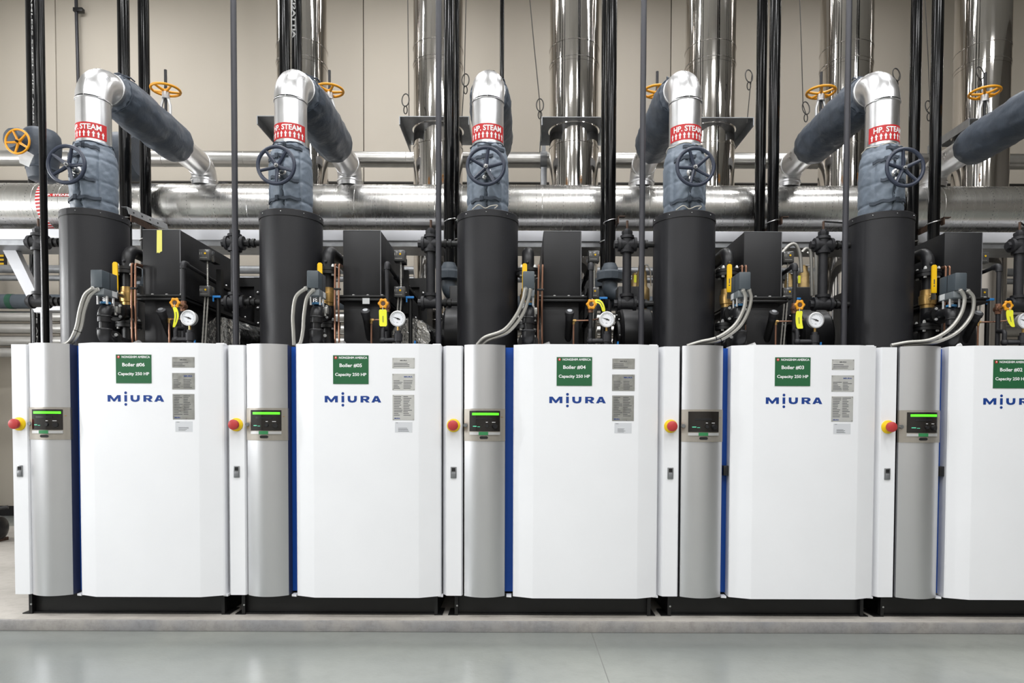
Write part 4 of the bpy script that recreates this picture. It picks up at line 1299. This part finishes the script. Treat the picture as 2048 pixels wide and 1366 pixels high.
for n in B_ALL:
    t = thing('feed_pipe', 'black flanged feed pipe with brass ball valve right of the drum of ' + nn(n), 'pipe', (FX, FY, 1.66), X0[n], 'black feed pipes with brass valves')
    part(t, 'gooseneck', 'black_paint', lambda: MB().tube(bend([(FX, FY, 2.235), (FX, FY, 2.358), (FX, 1.30, 2.358)], .075, 10), .039, 20), 'fp_goose')
    part(t, 'port_plug', 'iron', lambda: MB().ball((FX - .004, FY - .040, 2.275), .011, 8, 6), 'fp_port')
    flange(t, 'flange', (FX, FY, 2.216), (0, 0, 1), .078, .021, 'fp_fl1')
    part(t, 'spool', 'black_paint', lambda: MB().cyl((FX, FY, 1.99), (FX, FY, 2.20), .037, n=20), 'fp_spool')
    bv = part(t, 'ball_valve', 'brass', lambda: MB().lathe((FX, FY, 0), (0, 0, 1), [(1.992, .036), (1.994, .042), (2.015, .042), (2.018, .050), (2.050, .053), (2.075, .052), (2.078, .046), (2.100, .044), (2.112, .044), (2.114, .036)], 10), 'fp_brass')
    part(bv, 'stem', 'steel', lambda: MB().cyl((FX - .01, FY - .045, 2.05), (FX - .02, FY - .095, 2.05), .014, n=10).box(FX - .034, FX - .008, FY - .102, FY - .094, 2.035, 2.105), 'fp_stem')
    part(bv, 'lever', 'lever_yellow', lambda: MB().prism_y([(FX - .036, 2.075), (FX - .006, 2.075), (FX - .006, 2.10), (FX - .008, 2.245), (FX - .016, 2.252), (FX - .030, 2.252), (FX - .038, 2.243), (FX - .038, 2.10)], FY - .108, FY - .098), 'fp_lever', label='yellow ball valve lever')
    part(bv, 'lever_print', 'ink', lambda: MB().box(FX - .026, FX - .020, FY - .1088, FY - .108, 2.13, 2.16).box(FX - .027, FX - .019, FY - .1088, FY - .108, 2.115, 2.122), 'fp_lprint')
    part(t, 'tee', 'black_paint', lambda: MB().cyl((FX, FY, 1.88), (FX, FY, 1.995), .042, n=20).cyl((FX, FY, 1.935), (FX, FY - .12, 1.935), .040, n=20), 'fp_tee')
    flange(t, 'flange', (FX, FY, 1.872), (0, 0, 1), .078, .021, 'fp_fl2')
    part(t, 'lower_spool', 'black_paint', lambda: MB().cyl((FX, FY, 1.662), (FX, FY, 1.86), .042, n=20).cyl((FX, FY, 1.745), (FX, FY - .17, 1.745), .036, n=18), 'fp_lower')
    # actuated valve in front of it
    a = thing('actuated_valve', 'black bypass valve with grey actuator box above ' + nn(n), 'valve', (FX, .12, 1.70), X0[n], 'grey valve actuators')
    flange(a, 'flange', (FX, .245, 1.935), (0, 1, 0), .060, .014, 'av_f1', br=.009)
    part(a, 'upper_elbow', 'black_paint', lambda: MB().tube(bend([(FX, .24, 1.935), (FX, .115, 1.935), (FX, .115, 1.85)], .045, 8), .037, 18), 'av_elb')
    part(a, 'bead', 'black_paint', lambda: MB().ring((FX, .115, 1.885), (0, 0, 1), .037, .005, 24, 6), 'av_bead')
    part(a, 'drop_pipe', 'black_paint', lambda: MB().cyl((FX, .115, 1.79), (FX, .115, 1.89), .028, n=18), 'av_drop')
    part(a, 'lower_elbow', 'black_paint', lambda: MB().tube(bend([(FX, .115, 1.80), (FX, .115, 1.745), (FX, .20, 1.745)], .04, 8), .040, 18).ring((FX, .115, 1.805), (0, 0, 1), .038, .006, 24, 6), 'av_elb2')
    flange(a, 'flange', (FX, .195, 1.745), (0, 1, 0), .064, .013, 'av_f2', br=.0105)
    part(a, 'stem', 'steel', lambda: MB().cyl((FX, .13, 1.955), (FX, .13, 2.03), .008, n=8), 'av_stem')
    part(a, 'coupling', 'coupling_blue', lambda: MB().lathe((FX, .13, 1.962), (0, 0, 1), [(0, .03), (.012, .03)], 16), 'av_cpl')
    for dx, dy in ((-.028, -.03), (.028, -.03), (-.028, .035), (.028, .035)):
        part(a, 'leg', 'steel_light', lambda: MB().cyl((FX + dx, .13 + dy, 1.955), (FX + dx, .13 + dy, 2.03), .0065, n=8), 'av_leg%.2f%.2f' % (dx, dy))
    part(a, 'spring', 'steel', lambda: MB().tube([(FX + .014 * cos(i * .9), .13 + .014 * sin(i * .9), 1.968 + i * .0016) for i in range(36)], .0025, 5), 'av_spring')
    part(a, 'actuator_base', 'actuator_clear', lambda: MB().box(FX - .036, FX + .036, .055, .205, 2.005, 2.046, .004), 'av_base')
    ab = part(a, 'actuator_box', 'actuator_grey', lambda: MB().box(FX - .035, FX + .035, .04, .20, 2.046, 2.152, .006), 'av_box')
    part(ab, 'cover_seam', 'dark_plastic', lambda: MB().box(FX - .0358, FX + .0358, .118, .122, 2.05, 2.15), 'av_seam')
    part(ab, 'name_plate', 'paper', lambda: MB().box(FX + .0345, FX + .0365, .14, .19, 2.01, 2.045).box(FX - .0365, FX - .0345, .14, .19, 2.01, 2.045), 'av_plate')
    part(a, 'position_switch', 'plate_grey', lambda: MB().box(FX + .02, FX + .055, .16, .20, 1.915, 1.955, .004).cyl((FX + .038, .17, 1.90), (FX + .038, .17, 1.915), .009, n=8), 'av_sw')

# flexible conduits from the actuators to the cabinets
CONDUITS = {6: [[(186, 576), (170, 590), (160, 620), (153, 655), (140, 682), (122, 691)], [(196, 578), (180, 592), (169, 620), (162, 655), (148, 682), (128, 692)]],
            5: [[(612, 576), (592, 594), (586, 630), (587, 665), (588, 690)], [(627, 579), (614, 596), (608, 630), (606, 660), (601, 685), (592, 692)]],
            4: [[(1051, 577), (1046, 600), (1033, 630), (1008, 660), (970, 675), (954, 690)], [(1061, 577), (1056, 600), (1043, 632), (1016, 664), (978, 680), (964, 691)]],
            3: [[(1486, 580), (1491, 596), (1486, 622), (1468, 652), (1435, 675), (1400, 684), (1374, 692)], [(1498, 579), (1502, 598), (1494, 628), (1476, 656), (1440, 680), (1404, 687), (1380, 693)]],
            2: [[(1921, 580), (1929, 598), (1921, 630), (1897, 660), (1860, 680), (1815, 685), (1782, 691)], [(1936, 581), (1947, 598), (1942, 632), (1915, 664), (1876, 683), (1840, 688), (1806, 692)]]}
for n, two in CONDUITS.items():
    for i, pts in enumerate(two):
        P3 = [at(u, v, .035 + .012 * i + .05 * (k / (len(pts) - 1))) for k, (u, v) in enumerate(pts)]
        pp, ln = spline(P3, 10)
        m_ = int(ln / .0042)
        pp, ln = spline(P3, m_)
        which = ('left', 'right')[i] if n != 3 else ('upper', 'lower')[i]
        t = thing('flexible_conduit', 'ribbed silver flexible conduit dropping to %s, %s of two' % (nn(n), which), 'conduit', P3[-1], group='ribbed flexible conduits')
        part(t, 'ribbed_tube', 'conduit', lambda: MB().tube(pp, [.0120 if k % 2 else .0106 for k in range(m_)], 10), smooth=60)
        part(t, 'connector', 'steel', lambda: MB().cyl(pp[0] + Vector((0, .03, .004)), pp[1], .014, n=12))
        if n in (6, 3):
            mid = pp[m_ * 2 // 3]
            part(t, 'cable_tie', 'frame_black', lambda: MB().ring(mid, pp[m_ * 2 // 3 + 1] - mid, .0125, .0022, 14, 5))

# copper tubes
for n in B_ALL:
    for i, dx in enumerate((-.012, .013)):
        L = .592 + dx
        t = thing('copper_tube', 'slim copper tube left of the duct box of %s, %s of two' % (nn(n), ('left', 'right')[i]), 'tube', (L, .30, 1.66), X0[n], 'upright copper tubes')
        part(t, 'tube', 'copper', lambda: MB().tube(bend([(L, .30, 1.662), (L - .004, .30, 1.95), (L, .30, 2.250), (L + (.0 if i == 0 else .004), .42, 2.254)], .012, 5), .0062, 8), 'cu%d' % i)
    if n != 3:
        single('tube_clip', 'small black clip joining the copper tubes of ' + nn(n), 'clip', 'frame_black', MB().box(.571, .615, .292, .310, 2.085, 2.098, .002), (.583, .32, 2.085), X0[n], 'copper tube clips')
    t = thing('solenoid', 'small silver solenoid at the foot of the copper tubes of ' + nn(n), 'solenoid', (.63, .25, 1.705), X0[n], 'silver solenoids')
    part(t, 'coil', 'steel_light', lambda: MB().cyl((.60, .26, 1.715), (.655, .25, 1.735), .024, n=16), 'so_c')
    part(t, 'base', 'iron', lambda: MB().box(.59, .66, .24, .30, 1.662, 1.705, .003), 'so_b')
    # copper tee on the lower duct box
    t = thing('copper_branch', 'thin copper branch tube with brass tee on the lower duct box of ' + nn(n), 'tube', (.806, .34, 1.66), X0[n], 'copper branch tubes')
    part(t, 'tee', 'brass', lambda: MB().cyl((.795, .32, 1.90), (.822, .32, 1.90), .0085, n=8).cyl((.806, .32, 1.876), (.806, .32, 1.90), .0085, n=8), 'cb_t')
    part(t, 'drop', 'copper', lambda: MB().cyl((.806, .32, 1.662), (.806, .32, 1.885), .0062, n=8), 'cb_d')
    part(t, 'cross_tube', 'copper', lambda: MB().tube([(.815, .32, 1.90), (.90, .31, 1.90), (.955, .25, 1.90)], .0048, 8), 'cb_c')
    # thin black impulse pipe
    t = thing('impulse_pipe', 'thin black upright pipe with elbow right of the duct box of ' + nn(n), 'pipe', (.912, .29, 1.66), X0[n], 'thin black impulse pipes')
    part(t, 'pipe', 'iron', lambda: MB().cyl((.912, .29, 1.662), (.912, .29, 2.24), .0135, n=12), 'ip_p')
    part(t, 'elbow', 'iron', lambda: MB().tube(bend([(.912, .29, 2.215), (.912, .29, 2.252), (.912, .34, 2.252)], .02, 5), .019, 12), 'ip_e')
    part(t, 'rear_run', 'iron', lambda: MB().tube([(.912, .32, 2.252), (.912, .62, 2.235), (.912, .95, 2.215)], .0125, 10).ball((.912, .62, 2.235), .02, 10, 6), 'ip_r')
    # small yellow gas cock and its tag
    t = thing('needle_valve', 'small bronze valve with yellow knob beside the gauge of ' + nn(n), 'valve', (.906, .2, 1.98), X0[n], 'small valves with yellow knobs')
    part(t, 'body', 'copper', lambda: MB().cyl((.912, .265, 1.978), (.912, .315, 1.978), .018, n=10).ball((.912, .285, 1.978), .022, 12, 8).cyl((.912, .29, 1.945), (.912, .29, 2.01), .0185, n=8), 'nv_b')
    part(t, 'stem', 'bronze_old', lambda: MB().cyl((.907, .20, 1.982), (.912, .27, 1.978), .007, n=8), 'nv_s')

    def knob():
        b = MB()
        for k in range(6):
            a_ = pi / 3 * k
            b.ball((.906 + .024 * cos(a_), .195, 1.983 + .024 * sin(a_)), .0105, 8, 6, (1, .8, 1))
        return b.ring((.906, .195, 1.983), (0, 1, 0), .021, .008, 24, 8)
    kb = part(t, 'knob', 'wheel_yellow', knob, 'nv_k')
    part(kb, 'knob_centre', 'rusty', lambda: MB().cyl((.906, .19, 1.983), (.906, .203, 1.983), .013, n=12), 'nv_c')
    # gauge
    t = thing('pressure_gauge', 'round white-faced pressure gauge above ' + nn(n), 'gauge', (1.0, .18, 1.72), X0[n], 'white-faced pressure gauges')
    gx, gy, gz = 1.0, .18, 1.886
    cs = part(t, 'case', 'steel_light', lambda: MB().lathe((gx, gy, gz), (0, -1, 0), [(-.03, .040), (-.025, .046), (0, .047), (.004, .049), (.010, .049), (.012, .043), (.005, .042)], 36), 'pg_c')
    dl = part(t, 'dial', 'gauge_dial', lambda: MB().lathe((gx, gy, gz), (0, -1, 0), [(0, .0425), (.006, .0425)], 36), 'pg_d')

    def ticks():
        b = MB()
        for k in range(28):
            a_ = radians(-45 + 270 * k / 27)
            r0 = .031 if k % 3 else .028
            d_ = Vector((cos(pi - a_ * 1), 0, sin(pi - a_ * 1)))
            d_ = Vector((-cos(a_), 0, sin(a_)))
            p_ = Vector((-d_.z, 0, d_.x)) * .0006
            c_ = Vector((gx, gy - .0065, gz))
            b.raw([c_ + d_ * r0 - p_, c_ + d_ * .036 - p_, c_ + d_ * .036 + p_, c_ + d_ * r0 + p_], [(0, 1, 2, 3)])
        return b.add(bars(gx - .008, gx + .010, gz - .027, gz - .020, 2, gy - .0065, 3))
    part(dl, 'scale_marks', 'ink', ticks, 'pg_t', flat=True)
    part(dl, 'needle', 'dark_plastic', lambda: MB().prism_y([(gx - .030, gz + .011), (gx + .004, gz + .003), (gx + .016, gz - .003), (gx + .013, gz - .009), (gx + .002, gz - .004)], gy - .009, gy - .0075).cyl((gx, gy - .006, gz), (gx, gy - .0105, gz), .005, n=10), 'pg_n')
    part(t, 'stem', 'brass', lambda: MB().cyl((gx, gy + .01, gz - .075), (gx, gy + .01, gz - .044), .008, n=8), 'pg_s')
    part(t, 'tee', 'iron', lambda: MB().lathe((gx, gy + .01, gz - .14), (0, 0, 1), [(-.05, .02), (0, .02), (.002, .026), (.05, .026), (.052, .018), (.068, .018)], 16)
         .cyl((gx - .10, gy + .03, gz - .13), (gx, gy + .01, gz - .13), .0145, n=12).ball((gx - .10, gy + .03, gz - .13), .022, 12, 8), 'pg_e')
    part(t, 'siphon', 'iron', lambda: MB().tube(bend([(gx - .10, gy + .03, gz - .13), (gx - .10, gy + .03, gz - .06), (gx - .09, .29, gz - .05)], .02, 4), .013, 10)
         .cyl((gx, gy + .01, 1.662), (gx, gy + .01, gz - .18), .012, n=10), 'pg_x')
    # switch boxes
    bx, by = .953, .50
    for i, z in enumerate((2.355, 2.115)):
        t = thing('switch_box', 'small clear-lidded switch box, %s of two beside the duct of %s' % (('upper', 'lower')[i], nn(n)), 'switch box', (bx, by, z - .04), X0[n], 'clear-lidded switch boxes')
        part(t, 'case', 'switch_box', lambda: MB().box(bx - .037, bx + .037, by, by + .07, z - .037, z + .037, .004), 'sb_c%d' % i)
        part(t, 'lid', 'switch_box', lambda: MB().box(bx - .034, bx + .034, by - .006, by, z - .034, z + .034, .003), 'sb_l%d' % i)
        part(t, 'dial_marks', 'plate_grey', lambda: MB().box(bx - .030, bx - .026, by - .008, by - .006, z, z + .015).box(bx - .018, bx - .015, by - .008, by - .006, z, z + .015).box(bx - .028, bx + .02, by - .008, by - .006, z - .022, z - .019), 'sb_m%d' % i)
        part(t, 'indicator', 'lever_yellow', lambda: MB().cyl((bx + .008, by - .010, z + .008), (bx + .008, by - .006, z + .008), .0065, n=10), 'sb_i%d' % i)
        part(t, 'mount', 'frame_black', lambda: MB().box(bx - .02, bx + .02, by + .07, .70, z - .02, z + .02), 'sb_k%d' % i)
    for i, (dx, z0, z1) in enumerate(((.006, 2.15, 2.318), (.008, 1.662, 2.078), (-.012, 1.662, 2.078))):
        t = single('wiring_conduit', 'thin ribbed conduit %s the switch boxes of %s' % (('linking', 'dropping on the right from', 'dropping on the left from')[i], nn(n)), 'conduit', 'conduit',
                   MB().tube([(bx + dx - .03 * (k / 30) * (i > 0), by + .03, z1 + (z0 - z1) * k / 30) for k in range(31)], [.0068 if k % 2 else .0055 for k in range(31)], 8), (bx + dx, by + .03, z0), X0[n], 'thin switch conduits', 20)
    t = single('blue_lever', 'small blue lever beside the lower switch box of ' + nn(n), 'lever', 'handle_blue', MB().box(bx + .04, bx + .095, by + .02, by + .03, 2.075, 2.09, .003).cyl((bx + .045, by + .025, 2.05), (bx + .045, by + .025, 2.078), .005, n=6), (bx + .06, by + .02, 2.05), X0[n], 'small blue levers')
    t = single('blue_rod', 'short upright blue handle at the right top of ' + nn(n) + ' cabinet', 'handle', 'handle_blue', MB().cyl((1.082 if n != 6 else .975, .30, 1.66), (1.088 if n != 6 else .978, .30, 1.765), .008, .006, 8), (1.085, .30, 1.66), X0[n], 'upright blue handles')
    t = single('support_post', 'thin black post right of the gauge of ' + nn(n), 'post', 'frame_black', MB().cyl((1.02, .55, 1.66), (1.02, .55, 2.09), .014, n=10), (1.02, .55, 1.66), X0[n], 'thin black posts')

# yellow hanging tags, each turned its own way
TAGS = {6: ((.907, .19, 1.955), [(0, 0), (.010, -.03), (.012, -.06), (.004, -.095), (-.006, -.125)], .026),
        5: ((.905, .19, 1.945), [(0, 0), (.001, -.04), (.002, -.08), (.002, -.105)], .048),
        4: ((.915, .195, 1.99), [(0, 0), (.025, .012), (.048, .002), (.062, -.025), (.068, -.052)], .026),
        3: ((.902, .19, 1.945), [(0, 0), (-.004, -.04), (-.001, -.08), (.006, -.11)], .040),
        2: ((.912, .19, 1.955), [(0, 0), (.001, -.04), (.010, -.075), (.024, -.105)], .044)}
for n, (o, path, wd) in TAGS.items():
    how = {6: 'twisted', 5: 'flat hanging', 4: 'curled sideways', 3: 'slightly curved', 2: 'bent-tipped'}[n]
    t = thing('valve_tag', '%s yellow tag hanging from the valve knob of %s' % (how, nn(n)), 'tag', (o[0], o[1], o[2] - .1), X0[n], 'yellow valve tags')

    def tagmb(w=wd, off=0.0, p=path):
        b = MB()
        pts = spline([(o[0] + dx, o[1] - .004, o[2] + dz) for dx, dz in p], 14)[0]
        v, f = [], []
        for k, q_ in enumerate(pts):
            tw = .5 * (k / 13) if n in (6, 4) else 0
            a_, b_ = pts[max(0, k - 1)], pts[min(13, k + 1)]
            tn = (b_ - a_).normalized()
            sd = Vector((-tn.z, 0, tn.x)) if n == 4 else Vector((1, 0, 0))
            sd = (sd * cos(tw) + Vector((0, 1, 0)) * sin(tw)) * w / 2 * (.75 if k in (0, 13) else 1) * (1 - .5 * (k / 13) ** 3 if n in (6, 2) else 1)
            for s_, dy in ((1, 0), (-1, 0), (-1, .0015), (1, .0015)):
                v.append((q_.x + sd.x * s_, q_.y + sd.y * s_ + dy + off, q_.z + sd.z * s_))
        for k in range(13):
            for j_ in range(4):
                j2 = (j_ + 1) % 4
                f.append((k * 4 + j_, k * 4 + j2, k * 4 + 4 + j2, k * 4 + 4 + j_))
        f += [(3, 2, 1, 0), (52, 53, 54, 55)]
        return b.raw(v, f)
    part(t, 'tag_sheet', 'tag_yellow', tagmb)
    part(t, 'tag_print', 'ink', lambda: tagmb(.004, -.0012, path[1:-1]))
    part(t, 'tag_tie', 'cord', lambda: MB().tube([(o[0] - .004, o[1] + .012, o[2] + .03), (o[0], o[1] - .004, o[2] + .012), (o[0], o[1] - .004, o[2] - .006)], .002, 5))

# bent silver conduits between boilers 03 and 02
for i, pts in enumerate(([(1562, 508), (1580, 490), (1592, 490), (1600, 510), (1603, 545)], [(1604, 505), (1614, 497), (1622, 512), (1624, 592)], [(1615, 508), (1626, 500), (1632, 515), (1632, 592)])):
    yy = .75 + .1 * i
    P3 = [at(u, v, yy) for u, v in pts]
    single('bent_conduit', '%s of three bent silver conduits right of the duct box of boiler three' % ('leftmost', 'middle', 'rightmost')[i], 'conduit', 'conduit', MB().tube(spline(P3, 30)[0], .0125, 10), P3[-1], group='bent silver conduits')
